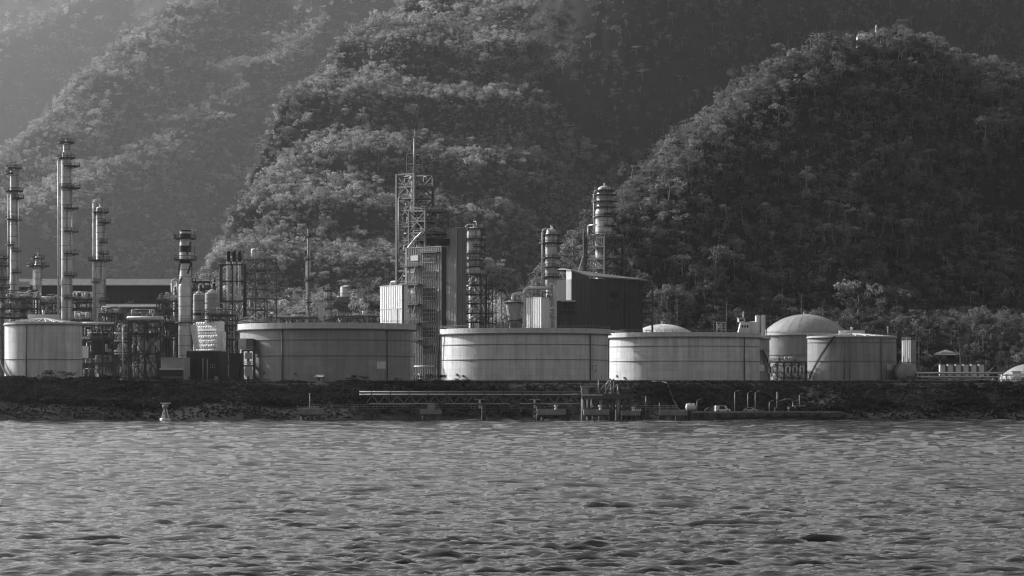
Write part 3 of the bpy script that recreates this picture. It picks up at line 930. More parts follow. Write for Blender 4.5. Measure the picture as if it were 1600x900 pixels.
def corr(mb, x0, x1, z0, z1, y, pitch=1.0, depth=.18):
    """a ribbed sheet wall in the plane y, facing -y"""
    n = max(1, round((x1-x0)/pitch)); p = (x1-x0)/n
    prof = []
    for k in range(n):
        a = x0+k*p
        prof += [(a, y), (a+p*.55, y), (a+p*.62, y-depth), (a+p*.93, y-depth)]
    prof.append((x1, y))
    V = [(a, b, z0) for a, b in prof]+[(a, b, z1) for a, b in prof]
    n2 = len(prof)
    mb.add(V, [(i, i+1, n2+i+1, n2+i) for i in range(n2-1)])
    return mb
def corr_turn(mb, src, rz, off):
    ca, sa = math.cos(rz), math.sin(rz)
    mb.add([(x*ca-y*sa+off[0], x*sa+y*ca+off[1], z) for x, y, z in src.v], src.f)
    return mb
def clad_box(t, w, d, h, m, pitch=1.0, z0=0.0, names=('wall_front', 'wall_side'), m_side=None, x0=0.0, y0=0.0, depth=.18, parent=None):
    """a sheet-clad block: front wall at y0, right wall at x0+w; back and left walls and a flat top"""
    a = t.part('cladding_wall', corr(MB(), x0, x0+w, z0, z0+h, y0, pitch, depth), m, parent)
    src = corr(MB(), 0, d, z0, z0+h, 0, pitch, depth)
    b = t.part('cladding_wall', corr_turn(MB(), src, R(90), (x0+w, y0)), m_side or m, parent)
    c_ = t.part('cladding_wall', corr_turn(MB(), src, R(-90), (x0, y0+d)), m, parent)
    e_ = t.part('cladding_wall', corr_turn(MB(), corr(MB(), 0, w, z0, z0+h, 0, pitch, depth), R(180), (x0+w, y0+d)), m, parent)
    t.part('roof', MB().bx(x0-.15, x0+w+.15, y0-.25, y0+d+.15, z0+h-.02, z0+h+.22), M['roof'], parent)
    return a, b

def window(t, x0, x1, z0, z1, y, cols, rows, m_frame, parent=None):
    f = t.part('window', MB().bx(x0, x1, y-.1, y+.06, z0, z1), M['glass'], parent)
    mb = MB(); w = .16
    for i in range(cols+1):
        x = x0+(x1-x0)*i/cols; mb.bx(x-w/2, x+w/2, y-.24, y-.102, z0, z1)
    for j in range(rows+1):
        z = z0+(z1-z0)*j/rows; mb.bx(x0-w/2, x1+w/2, y-.22, y-.104, z-w/2, z+w/2)
    t.part('window_frame', mb, m_frame, f if parent is None else parent)
    return f
# ------------------------------------------------------------------ columns of the left unit
column('tall slender column, second from the left edge, with platforms stepping up both sides', 21.5, 1200, 495, [(440, 6.4), (268, 5.8)],
       [(270, 'L', 1.9), (262, 'F', 1.5), (298, 'F', 2.2), (309, 'R', 2.4), (342, 'L', 1.6), (343, 'R', 1.6), (382, 'L', 1.8), (392, 'R', 1.4), (425, 'R', 1.5)],
       pipes=((8.2, .9, 275, 500), (-9, .6, 300, 500)))
column('tallest column of all, with twin risers and a crown of platforms', 103.5, 1200, 500, [(440, 8.0), (247, 7.6), (226, 5.0)],
       [(222, 'F', 1.9), (246, 'F', 2.2), (259, 'R', 3.2), (293, 'R', 3.4), (292, 'F', 1.1), (325, 'R', 2.8), (361, 'R', 2.8), (396, 'R', 2.8), (430, 'R', 2.2), (465, 'R', 2.2)],
       pipes=((-11.5, 1.5, 248, 500), (-4.5, 1.3, 238, 500), (3.5, .9, 290, 500), (9.5, .7, 300, 500)))
column('medium column with an arched riser on its left and a wide lower platform', 156.5, 1200, 505, [(408, 7.6), (326, 6.0)],
       [(331, 'F', 1.8), (347, 'R', 2.6), (378, 'R', 1.4), (396, 'R', 1.8), (406, 'F', 3.2), (440, 'L', 1.8), (470, 'R', 1.6)],
       pipes=((-9, 2.2, 313, 505), (1, 1.2, 322, 408), (8.5, .7, 345, 500)), m=M['jacket'])
column('short column cut by the left edge, ringed by platforms', 2.5, 1185, 500, [(408, 4.6)],
       [(403, 'F', 1.5), (415, 'F', 1.5), (436, 'F', 1.6), (449, 'F', 2.0)], m=M['jacket_dull'], pipes=((6, .8, 425, 500),))
column('short column with a broad disc platform near its head, behind the left tank', 59.5, 1210, 500, [(470, 4.4), (414, 5.4), (402, 4.2)],
       [(403, 'F', 1.5), (415, 'F', 3.0), (453, 'L', 2.6)], pipes=((-7, .6, 420, 500),))
# the big stack
t, s, b0 = column('thick pale smokestack with two square galleries and dark bands', 289.5, 1150, 545, [(446, 10.4), (383, 8.9), (362, 8.5)], [], head='open', bands=10, cat='smokestack', name='smokestack', lad=False, davit=False)
for (y, ex) in ((373, 15.5), (406, 16.0)):
    z = Z(y, 1150)-b0; e = ex*s
    d = t.part('gallery', MB().box((0,0,z),(2*e,2*e,.45)), M['steel'])
    mb = rail_line(MB(), [(-e,-e,z+.2),(e,-e,z+.2),(e,e,z+.2),(-e,e,z+.2),(-e,-e,z+.2)])
    t.part('railing', mb, M['steel_mid'], d)
    for ax in (-1, 1):
        t.part('lightning_rod', MB().tube((ax*e,-e,z),(ax*e,-e,z+4.2),.09,n=6).tube((ax*e,-e,z+4.2),(ax*e,-e,z+4.5),.2,n=6), M['steel'], d)
for (ya, yb, r) in ((365, 372, 8.6), (384, 394, 9.0), (407, 412, 9.1)):
    t.part('dark_band', MB().ring(r*s-.02, r*s+.09, Z(yb,1150)-b0, Z(ya,1150)-b0, 28), M['soot'])
def helix(mb, r, a0, a1, z0, z1, w, n=10):
    pr = None
    for k in range(n+1):
        a = a0+(a1-a0)*k/n; p = Vector((r*math.cos(a), r*math.sin(a), z0+(z1-z0)*k/n))
        if pr: mb.beam(pr, p, w, .5)
        pr = p
    return mb
for (ya, yb, a0, a1) in ((378, 398, -20, -70), (412, 428, -20, -65), (412, 430, -150, -185), (434, 446, -120, -170)):
    t.part('stair_flight', helix(MB(), 9.6*s, R(a0), R(a1), Z(ya,1150)-b0, Z(yb,1150)-b0, .5), M['steel'])
mb = MB().pipe([(10.8*s,-1.2,Z(545,1150)-b0),(10.8*s,-1.2,Z(410,1150)-b0)],.18)
t.part('conduit', mb, M['steel'])
z = Z(503, 1150)-b0
d = t.part('gallery', MB().ring(10.4*s+.02, 16*s, z-.4, z, 24), M['steel'])
t.part('railing', rail_arc(MB(), 15.6*s, z, 0, 2*math.pi), M['steel_mid'], d)

# three thin exhaust stacks standing in a frame
for k, px in enumerate((356.8, 365.6, 374.4)):
    t, s, b0 = column(('leftmost', 'middle', 'rightmost')[k]+' of the three slim black-tipped exhaust stacks', px, 1195, 520, [(409, 2.5), (395, 2.5)], [], head='open', bands=5, cat='exhaust stack', name='exhaust_stack', lad=False, davit=False, group='slim exhaust stacks in a row')
    t.part('black_tip', MB().ring(2.5*s-.02, 2.5*s+.07, Z(409,1195)-b0, Z(395,1195)-b0+.02, 20), M['soot'])
D = 1195; s = S(D)
t = T('stack_tower', 'dark steel frame holding the three slim exhaust stacks', 'steel frame', (X(364.5, D), D, GZ))
frame(t, -19*s, 18.5*s, -3, 3, [0]+[Z(y, D)-GZ for y in (500, 470, 439, 413)], M['steel'], .55, .45, .2, 'F', ('\\', 'X', '', ''), 2, 1)
# stepped open frame right of the stacks
D = 1215; s = S(D)
t = T('equipment_tower', 'open lit frame with stacked decks right of the three exhaust stacks', 'steel frame', (X(405, D), D, GZ), R(-25))
zs = [0]+[Z(y, D)-GZ for y in (503, 484, 466, 451, 436, 420, 405)]
frame(t, -4.6, 5.4, -3.5, 3.5, zs, M['steel_lit'], .45, .4, .22, 'FR', ('A', 'X', 'V'), 2, 1, 'all', deck_m=M['galv'])  # members and decks coloured paler for the sun on them
clutter(t, -4.2, 5, -3, 3, zs, 3, 1.1, .6)
z1 = zs[-1]
frame(t, -4.2, 0, -3, 2, [z1, z1+3.2, z1+6.2], M['galv'], .25, .22, .12, 'FR', 'X')
vessel(t, (-1.8, 0, z1+1.2), 1.5, 2.2, M['jacket'])
# silos between stack and exhausts
for k, (px, r, yt, yb, D) in enumerate(((311, 9.2, 461, 500, 1185), (331.5, 11.2, 459, 500, 1180))):
    s = S(D)
    t = T('silo', ('narrow pale silo directly right of the thick smokestack', 'wider pale silo left of the three exhaust stacks')[k], 'silo', (X(px, D), D, GZ), group='pale silos')
    zt, zb = Z(yt, D)-GZ, Z(yb, D)-GZ; r *= s
    t.part('shell', MB().lathe([(r, 4), (r, zt)], 28), M['jacket_dull'])
    t.part('cone_top', MB().lathe([(r+.1, zt), (r*.4, zt+1.3), (.02, zt+1.7)], 28), M['jacket'])
    for j in range(7): t.part('band', MB().ring(r-.02, r+.06, 8+j*(zt-10)/6, 8.18+j*(zt-10)/6, 28), M['steel_mid'])
    t.part('skirt', MB().lathe([(r*.95, 0), (r*.95, 4)], 24), M['concrete_wet'])
    t.part('railing', rail_arc(MB(), r-.1, zt+.05, 0, 2*math.pi), M['galv'])
    t.part('vent_pipe', MB().pipe([(0,0,zt+1.5),(0,0,zt+4),(1.5,0,zt+4),(1.5,0,zt+2.5)],.18,.6), M['pipe'])
    zz = Z(491, D)-GZ
    t.part('dark_band', MB().ring(r-.01, r+.1, zz-.5, zz+.5, 28), M['soot'])
D = 1160; s = S(D)
t = T('bridge_truss', 'galvanised truss walkway in front of the two pale silos', 'truss', (X(337, D), D, GZ))
z0, z1, zg = Z(499, D)-GZ, Z(473, D)-GZ, 0
frame(t, -21*s, 16*s, -1.5, 1.5, [z0, (z0+z1)/2, z1], M['galv'], .32, .3, .18, 'F', ('A', 'V'), 3, 1)
for x in (-20*s, 15*s): t.beam('leg', (x, 0, 0), (x, 0, z0), .5, M['steel'])
# insulated boiler casing
D = 1125; s = S(D)
t = T('insulated_casing', 'white quilted insulation block on the boiler beside the smokestack', 'boiler', (X(335, D), D, GZ))
def quilt(x0, x1, y0, y1, z0, z1, n, seed):
    g = random.Random(seed); mb = MB()
    nx2 = n; nz2 = max(2, int(n*(z1-z0)/(x1-x0)))
    V = []
    for j in range(nz2*3+1):
        for i in range(nx2*3+1):
            fx, fz = i/(nx2*3), j/(nz2*3)
            bul = .3*abs(math.sin(fx*nx2*math.pi))**.5*abs(math.sin(fz*nz2*math.pi))**.5+g.uniform(-.05, .05)
            V.append((x0+(x1-x0)*fx, y0-bul, z0+(z1-z0)*fz))
    c = nx2*3+1
    mb.add(V, [(j*c+i, j*c+i+1, (j+1)*c+i+1, (j+1)*c+i) for j in range(nz2*3) for i in range(nx2*3)])
    mb.bx(x0, x1, y0+.02, y1, z0, z1)
    return mb
za, zm, zb = Z(546, D)-GZ, Z(516, D)-GZ, Z(503, D)-GZ
ob = t.part('upper_blanket', quilt(-30*s, 26*s, -3, 0, zm+.15, zb, 9, 1), M['quilt']); ob.rotation_euler = (0,0,R(-48))
ob = t.part('lower_blanket', quilt(-30*s, 26*s, -3, 0, za-3, zm-.15, 9, 2), M['quilt']); ob.rotation_euler = (0,0,R(-48))
ob = t.part('blanket_strap', MB().bx(-30.2*s, 26.2*s, -3.5, 0, zm-.25, zm+.25), M['white']); ob.rotation_euler = (0,0,R(-48))
t.part('down_duct', MB().pipe([(18*s,-6,za+6),(18*s,-6,za-5)],.5), M['white'])
t.part('burner_duct', MB().add([(-36*s,-4,zb-1),(-27*s,-4,zb-1),(-22*s,-4,za),(-30*s,-4,za),(-36*s,-1,zb-1),(-27*s,-1,zb-1),(-22*s,-1,za),(-30*s,-1,za)],[(0,3,2,1),(4,5,6,7),(0,1,5,4),(1,2,6,5),(2,3,7,6),(3,0,4,7)]), M['quilt'])
t.part('base_block', MB().bx(-16*s, 17*s, -3, 5, 0, za-3.2), M['dark_clad'])
t.part('upper_grating', MB().bx(-20*s, 16*s, -5, 4, zb+.6, zb+.9), M['steel'])
mb = MB()
for k in range(13): mb.beam((-20*s+k*3*s,-5,zb+.9),(-20*s+k*3*s,-5,zb+2.2),.09)
mb.beam((-20*s,-5,zb+2.2),(16*s,-5,zb+2.2),.1); mb.beam((-20*s,-5,zb+1.6),(16*s,-5,zb+1.6),.1)
t.part('railing', mb, M['steel'])
# dark machinery hall in front of it
D = 1108; s = S(D)
t = T('machinery_hall', 'dark sheet-clad hall in front of the quilted boiler', 'building', (X(292, D), D, GZ-.6), R(-6))
clad_box(t, 53*s, 10, Z(546, D)-GZ, M['dark_clad'], 1.1)
H = Z(546, D)-GZ
for (a, b, c, d_) in ((8, 18, 600, 558),):
    t.part('roller_door', MB().bx(a*s, b*s, -.35, -.2, 0.2, Z(d_, D)-GZ), M['black'])
for k, xx in enumerate((26, 33)):
    t.part('downpipe', MB().tube((xx*s,-.6,0),(xx*s,-.6,H-2.4-k*.4),.2,n=8), M['galv'])
t.part('lintel', MB().bx(24*s, 38*s, -.7, -.5, H-2.6, H-2.2), M['steel_mid'])
window(t, 38*s, 44*s, H*.52, H*.62, -.3, 2, 1, M['galv'])
t.part('cabinet', MB().bx(45*s, 50*s, -1.6, -.4, 0.2, 3.0), M['galv'])
# pale shed to the left of the hall
D = 1100; s = S(D)
t = T('shed', 'small ribbed shed with a pale eave left of the dark hall', 'shed', (X(252, D), D, GZ-.6), R(-14))
clad_box(t, 37*s, 6, Z(557, D)-GZ, M['grey_clad'], .9)
t.part('eave', MB().bx(-.3, 37*s+.3, -1.4, -.25, Z(575, D)-GZ, Z(573, D)-GZ), M['white'])
t.part('lower_wall', MB().bx(0, 37*s, -.9, -.3, 0, Z(576, D)-GZ), M['dark_clad'])
t.part('ledge', MB().bx(0, 37*s, -1.2, -.92, Z(587, D)-GZ, Z(586, D)-GZ), M['galv'])
# structure at the right end, against the grey tank
D = 1085; s = S(D)
t = T('access_tower', 'narrow steel access tower with pale panels against the shaded grey tank', 'steel tower', (X(384, D), D, GZ-1))
zs = [0]+[Z(y, D)-GZ+1 for y in (593, 571, 547)]
frame(t, -5*s, 13*s, -2, 2, zs, M['steel'], .45, .4, .2, 'R', ('X', '', ''), 2, 1, 'all')
t.part('cladding_panel', MB().bx(0, 11*s, -2.5, -2.3, Z(588, D)-GZ+1, Z(572, D)-GZ+1), M['grey_clad'])
t.part('cladding_panel', MB().bx(0, 11*s, -2.5, -2.3, Z(561, D)-GZ+1, Z(551, D)-GZ+1), M['grey_clad'])
t.part('switch_box', MB().bx(3*s, 9*s, -2.6, -1.6, Z(571, D)-GZ+1.1, Z(565, D)-GZ+1.1), M['galv'])
t.part('upper_blanket', MB().bx(-11*s, 1*s, -1, 3, Z(546, D)-GZ+1, Z(529, D)-GZ+1), M['quilt'])
t.part('side_panel', MB().bx(1.1*s, 12*s, -1, 3, Z(546, D)-GZ+1, Z(529, D)-GZ+1), M['mid_clad'])
t.part('base_wall', MB().bx(-24*s, -5.6*s, -1, 3, 0, Z(552, D)-GZ+1), M['dark_clad'])
t.part('stair', MB().add([(-14*s,-2,3),(-12*s,-2,3),(-5*s,-2,11),(-7*s,-2,11),(-14*s,-1,3),(-12*s,-1,3),(-5*s,-1,11),(-7*s,-1,11)],[(0,1,2,3),(7,6,5,4),(0,4,5,1),(1,5,6,2),(2,6,7,3),(3,7,4,0)]), M['steel'])
# braced dark pipe rack and the lit pipe frame
D = 1110; s = S(D)
t = T('pipe_rack', 'dark cross-braced pipe rack left of the thick smokestack', 'pipe rack', (X(229, D), D, GZ-1))
zs = [0]+[Z(y, D)-GZ+1 for y in (590, 552, 521, 502)]
frame(t, -26*s, 24*s, -4, 4, zs, M['steel'], .6, .5, .28, 'FR', ('X', 'X', 'X', 'X'), 2, 1, (2, 3))
clutter(t, -26*s, 24*s, -3, 3.4, zs, 8, 1.5, .6)
for k, (x, r) in enumerate(((8, 4.2), (-8, 3.2))):
    vessel(t, (x*s, 2.0, 2), r*s, Z(505, D)-GZ-3, M['jacket_dull'], 'tall_vessel')
t.part('top_pipe', MB().tube((-30*s,-2,zs[-1]+1),(26*s,-2,zs[-1]+1),.45).tube((-30*s,0,zs[-1]+1.2),(26*s,0,zs[-1]+1.2),.5).tube((-30*s,2,zs[-1]+.9),(26*s,2,zs[-1]+.9),.4), M['pipe'])
D = 1118; s = S(D)
t = T('pipe_rack', 'narrow pipe frame of pale horizontal pipes left of the dark braced rack', 'pipe rack', (X(191, D), D, GZ-1))
zs = [0]+[Z(y, D)-GZ+1 for y in (585, 566, 552, 533, 518, 504)]
frame(t, -10*s, 11*s, -3, 3, zs, M['steel_mid'], .4, .35, .18, '', ('',), 1, 1, (2, 4), deck_m=M['galv'])
clutter(t, -10*s, 11*s, -2.8, 2.8, zs, 12, 2.2, .8)
for y in (521, 533, 549, 553): t.part('header_pipe', MB().tube((-11*s,-3.3,Z(y,D)-GZ+1),(12*s,-3.3,Z(y,D)-GZ+1),.25,n=8), M['pipe'])
t.part('riser_pipe', MB().pipe([(3*s,-3.6,6),(3*s,-3.6,Z(510,D)-GZ+1),(7*s,-3.6,Z(508,D)-GZ+1)],.3,.8), M['pipe'])
D = 1125; s = S(D)
t = T('pipe_rack', 'low dark equipment frame between the left cone-roofed tank and the pale pipe frame', 'pipe rack', (X(153, D), D, GZ-1))
zs = [0]+[Z(y, D)-GZ+1 for y in (590, 568, 553, 531, 508)]
frame(t, -24*s, 26*s, -3, 4, zs, M['steel'], .45, .4, .2, 'F', ('', 'X', ''), 3, 1, (1, 3))
clutter(t, -23*s, 25*s, -2.8, 3.4, zs, 15, 1.7, .45)
t.part('header_pipe', MB().tube((-27*s,-3.4,zs[-1]+.6),(30*s,-3.4,zs[-1]+.6),.42), M['pipe'])
t.part('header_pipe', MB().tube((-27*s,-3.2,Z(531,D)-GZ+1.6),(-10*s,-3.2,Z(531,D)-GZ+1.6),.3), M['pipe'])
t.part('cabinet', MB().bx(-24*s, -12*s, -5, -3.6, Z(560,D)-GZ+1, Z(541,D)-GZ+1), M['white'])
t.part('cladding_panel', MB().bx(-8*s, 18*s, -.5, 3.5, Z(553,D)-GZ+1, Z(516,D)-GZ+1), M['dark_clad'])
# platforms of gear at the feet of the left columns
for (px, D, w, ys3, lab, sd) in ((30, 1185, 62, (496, 482, 466), 'gear-packed steel floor at the foot of the two leftmost columns', 21), (78, 1215, 40, (505, 490, 474), 'dark gear floor between the short disc column and the tallest column', 22),
                           (262, 1160, 30, (530, 505, 485, 470), 'cluttered pipe platform just left of the thick smokestack', 23),
                           (128, 1150, 30, (560, 535, 512, 500), 'pipe deck behind the right shoulder of the cone-roofed tank', 24), (222, 1150, 46, (540, 512, 496), 'lit pipe deck behind the dark cross-braced rack', 25), (350, 1150, 40, (530, 508, 492), 'pipe deck behind the quilted boiler', 26), (388, 1135, 22, (560, 530, 508), 'pipe deck between exhaust stacks and grey tank', 27), (172, 1140, 30, (556, 530, 506, 490), 'tall dark pipe deck behind the pale pipe frame', 28), (130, 1225, 46, (500, 482, 468), 'dim gear deck between the tallest column and the medium column', 29), (312, 1205, 34, (490, 470, 452, 440), 'dark pipe tower behind the two pale silos', 30)):
    s = S(D); t = T('equipment_rack', lab, 'steel frame', (X(px, D), D, GZ))
    zs = [0]+[Z(y, D)-GZ for y in ys3]
    frame(t, -w/2*s, w/2*s, -4, 4, zs, M['steel'], .4, .4, .2, 'F', ('X', '', ''), 3, 1, 'all')
    clutter(t, -w/2*s, w/2*s, -3.5, 3.5, zs[1:]+[zs[-1]+3.5], sd, 1.5, .5)
D = 1160; s = S(D)
t = T('hopper', 'grey tapering duct box hanging left of the smokestack base', 'hopper', (X(270, D), D, GZ))
za, zb = Z(527, D)-GZ, Z(503, D)-GZ
t.part('hopper_body', MB().add([(-9*s,-3,zb),(10*s,-3,zb),(10*s,3,zb),(-9*s,3,zb),(-5*s,-2,za),(6*s,-2,za),(6*s,2,za),(-5*s,2,za)],[(0,1,2,3),(7,6,5,4),(0,4,5,1),(1,5,6,2),(2,6,7,3),(3,7,4,0)]), M['mid_clad'])
for x in (-8*s, 9*s):
    for y in (-2.9, 2.9): t.beam('leg', (x, y, 0), (x, y, zb-.1), .4, M['steel'])
D = 1165; s = S(D)
t = T('pipe_loop', 'pale pipe looping over in an arch left of the smokestack', 'pipe', (X(273, D), D, GZ))
t.part('pipe', MB().pipe([(-4*s,0,0),(-4*s,0,Z(438,D)-GZ),(4*s,0,Z(436,D)-GZ),(6*s,0,Z(470,D)-GZ)],.45,1.6,10), M['pipe'])
t.part('pipe', MB().pipe([(-1*s,1,0),(-1*s,1,Z(446,D)-GZ),(7*s,1,Z(446,D)-GZ),(7*s,1,Z(480,D)-GZ)],.28,1.2,8), M['pipe'])
t.part('support_post', MB().bx(-7*s,-6*s,-.3,.3,0,Z(455,D)-GZ).bx(-7*s,4*s,-.25,.25,Z(456,D)-GZ,Z(455,D)-GZ), M['steel'])

# ------------------------------------------------------------------ flare, thin columns, back row
column('very thin dark-tipped flare stack rising alone before the hills', 481.5, 1350, 505, [(409, 2.0), (357, 1.5)], [(369, 'F', 1.3), (404, 'F', 1.5), (437, 'F', 1.3), (472, 'F', 1.0)], head='open', cat='flare stack', name='flare_stack', m=M['jacket_dull'], pipes=((-3, .5, 400, 505), (3, .5, 374, 505)), davit=False)
column('short silvery column with three rings right of the thin flare stack', 513.5, 1345, 507, [(450, 3.9)], [(453, 'F', 1.4), (467, 'F', 1.5), (481, 'F', 1.4), (499, 'F', 1.8)], m=M['jacket'], pipes=((-5, .9, 446, 505), (5.5, .7, 455, 505)))
for (px, D, w, yt, lab, sd) in ((450, 1290, 90, 492, 'low clutter of pale pipes showing over the left half of the grey tank', 31), (560, 1300, 70, 490, 'low row of valves and posts showing over the right half of the grey tank', 32)):
    s = S(D); t = T('pipe_rack', lab, 'pipe rack', (X(px, D), D, GZ))
    zs = [0, Z(505, D)-GZ, Z(yt+4, D)-GZ]
    frame(t, -w/2*s, w/2*s, -3, 3, zs, M['steel_mid'], .3, .3, .18, '', ('',), 8, 1, (1,), deck_m=M['galv'])
    clutter(t, -w/2*s, w/2*s, -2.6, 2.6, zs[1:]+[zs[-1]+1], sd, 1.2, .7)
# background warehouses up the slope
D = 1540; s = S(D); zb = float(ground(np.array([X(160, D)]), np.array([D]))[0])
def long_hall(label, px0, px1, ye, yr, yb, D, m_roof, m_wall, rz=0.0):
    s = S(D); gz = float(ground(np.array([X((px0+px1)/2, D)]), np.array([float(D)]))[0])
    t = T('warehouse', label, 'warehouse', (X(px0, D), D, gz-3), rz)
    w = (px1-px0)*s; d = 26
    ze, zr = Z(ye, D)-gz+3, Z(yr, D)-gz+3
    t.part('wall', MB().bx(0, w, 0, .4, 0, ze-.02).bx(0, .4, .41, d-.41, 0, ze-.02).bx(w-.4, w, .41, d-.41, 0, ze-.02).bx(0, w, d-.4, d, 0, ze-.02), m_wall)
    n = max(6, int(w/5))
    for k in range(n):
        a, b = w*k/n-.5*(k == 0), w*(k+1)/n+.5*(k == n-1)
        t.part('roof_sheet', MB().add([(a+.03,-1.2,ze),(b-.03,-1.2,ze),(b-.03,d*.5,zr),(a+.03,d*.5,zr),(a+.03,-1.2,ze+.25),(b-.03,-1.2,ze+.25),(b-.03,d*.5,zr+.25),(a+.03,d*.5,zr+.25)],[(0,3,2,1),(4,5,6,7),(0,1,5,4),(1,2,6,5),(2,3,7,6),(3,0,4,7)]), m_roof)
    t.part('rear_roof', MB().add([(-.5,d*.5,zr),(w+.5,d*.5,zr),(w+.5,d+1.2,ze),(-.5,d+1.2,ze),(-.5,d*.5,zr+.2),(w+.5,d*.5,zr+.2),(w+.5,d+1.2,ze+.2),(-.5,d+1.2,ze+.2)],[(0,3,2,1),(4,5,6,7),(0,1,5,4),(1,2,6,5),(2,3,7,6),(3,0,4,7)]), m_roof)
    t.part('gutter', MB().bx(-.4, w+.4, -1.5, -1.22, ze-.15, ze+.2), M['galv'])
    for k in range(n):
        x = w*(k+.5)/n
        t.part('window', MB().bx(x-1.6, x+1.6, -.12, -.004, ze*.55, ze*.8), M['glass'])
    t.part('ridge_cap', MB().bx(-.5, w+.5, d*.5-.4, d*.5+.4, zr+.2, zr+.5), M['galv'])
    return t
long_hall('long pale-roofed warehouse on the slope behind the left columns', 26, 330, 446, 434, 470, 1560, M['dim_roof'], M['dark_clad'])
long_hall('lower warehouse with thin white eave between tallest column and smokestack', 108, 250, 480, 475, 500, 1500, M['dim_roof'], M['mid_clad'])
t = T('billboard_panel', 'pale rectangular panel left of the short disc column', 'panel', (X(38, 1230), 1230, GZ))
t.part('panel', MB().bx(-9*S(1230), 8*S(1230), -.3, .3, Z(448.5,1230)-GZ, Z(440,1230)-GZ), M['grey_clad'])
for x in (-8, 7): t.beam('leg', (x*S(1230), 0, 0), (x*S(1230), 0, Z(449,1230)-GZ), .35, M['steel'])
# ------------------------------------------------------------------ polymer tower in the middle
RZ = R(-45); c45 = math.cos(R(45))
D = 1262; s = S(D)
side = 28.5*s/c45
t = T('structure_tower', 'tallest open steel tower with a needle mast, behind the clad facade', 'steel tower', (X(647.5, D), D, GZ), RZ)
# corner nearest the viewer at the origin: faces run along -x (sunlit) and +y (shaded)
zs = [0]+[Z(y, D)-GZ for y in (560, 520, 480, 442, 421, 394, 374, 352, 327, 308, 290, 270)]
frame(t, -side, 0, 0, side, zs, M['steel_lit'], .85, .6, .42, 'FRLB', ('A', 'V'), 1, 1, (3, 5, 7, 8, 9, 10), deck_m=M['steel'])
clutter(t, -side+.8, -.8, .8, side-.8, zs[4:], 41, 2.2, .5)
vessel(t, (-side*.45, side*.45, Z(345, D)-GZ), 1.7, Z(293, D)-Z(345, D), M['jacket'], 'tall_vessel')
t.part('riser_pipe', MB().pipe([(-side*.85, -.4, Z(400, D)-GZ), (-side*.85, -.4, Z(306, D)-GZ), (-side*.6, 2, Z(304, D)-GZ)], .3), M['pipe'])
t.part('riser_pipe', MB().pipe([(-side*.2, .6, Z(345, D)-GZ), (-side*.2, .6, Z(276, D)-GZ), (-side*.5, 2.5, Z(276, D)-GZ), (-side*.5, 2.5, Z(284, D)-GZ)], .42, 1), M['pipe'])
t.part('pipe_arch', MB().pipe([(-1, side*.3, Z(330, D)-GZ), (-1, side*.3, Z(312, D)-GZ), (-1, side*.75, Z(312, D)-GZ), (-1, side*.75, Z(326, D)-GZ)], .35, 1), M['pipe'])
zt = zs[-1]
sm = 13*s/c45
zz = [zt, Z(254, D)-GZ, Z(238, D)-GZ]
q = (side-sm)/2
frame(t, -side+q, -side+q+sm, q, q+sm, zz, M['steel'], .3, .28, .16, 'FR', 'X')
t.part('mast', MB().tube((-.9, .9, zt-.2), (-.9, .9, Z(216, D)-GZ), .42, .36, 8).tube((-.9, .9, Z(216, D)-GZ), (-.9, .9, Z(203, D)-GZ), .13, .04, 6), M['galv'])
# lower wing of the frame
D2 = 1252; s2 = S(D2)
t = T('structure_tower', 'lower open steel frame packed with pipework above the clad facade', 'steel tower', (X(664.5, D2), D2, GZ), RZ)
w1 = 26*s2/c45; w2 = 36*s2/c45
zs = [0]+[Z(y, D2)-GZ for y in (500, 440, 390, 374, 362, 344, 328)]
frame(t, -w1, 0, 0, w2, zs, M['steel_lit'], .75, .55, .4, 'FRLB', ('', '', '', 'A', 'X', 'A', 'V'), 1, 1, (3, 4, 5, 6), deck_m=M['steel'])
clutter(t, -w1+.6, -.6, .8, w2-.8, zs[3:], 43, 2.4, .5)
t.part('pipe_run', MB().pipe([(-w1, -.8, zs[3]+.6), (-w1*.5, -.8, zs[3]+4.5), (-.5, -.8, zs[4]+3)], .45), M['pipe'])
t.part('duct', MB().bx(.4, 1.8, .5, w2-1, zs[3]+2.2, zs[3]+4.4), M['black'])
t.part('antenna', MB().tube((0, w2, zs[-1]), (0, w2, zs[-1]+2.6), .1, .05, 6), M['galv'])
# clad facade with landings
D3 = 1240; s3 = S(D3)
wf = 58*s3/c45
t = T('clad_tower', 'ribbed grey facade tower with railed landings and gridded windows', 'building', (X(633.5, D3), D3-wf*0.0, GZ), RZ)
Hc = Z(388, D3)-GZ
clad_box(t, wf, 2.4, Hc, M['facade'], 1.25, m_side=M['dark_clad'])  # side wall given dark cladding as its shade
def fx(px): return (px-633.5)*s3/c45
for k, (y0, y1) in enumerate(((412, 400), (438, 425), (471, 451), (503, 483), (528, 512), (554, 540))):
    window(t, fx(663), fx(683), Z(y0, D3)-GZ, Z(y1, D3)-GZ, -.3, 6, 3 if y0-y1 > 14 else 2, M['galv'])
for k, (y0, y1) in enumerate(((408, 400), (427, 420), (459, 451))):
    t.part('wall_panel', MB().bx(fx(643), fx(655) if k == 0 else fx(650), -.42, -.2, Z(y0, D3)-GZ, Z(y1, D3)-GZ), M['white'])
for y in (404, 425, 455, 486):
    for px in (639, 687): t.part('lamp_disc', MB().tube((fx(px), -.4, Z(y, D3)-GZ), (fx(px), -.18, Z(y, D3)-GZ), .5, n=12), M['galv'])
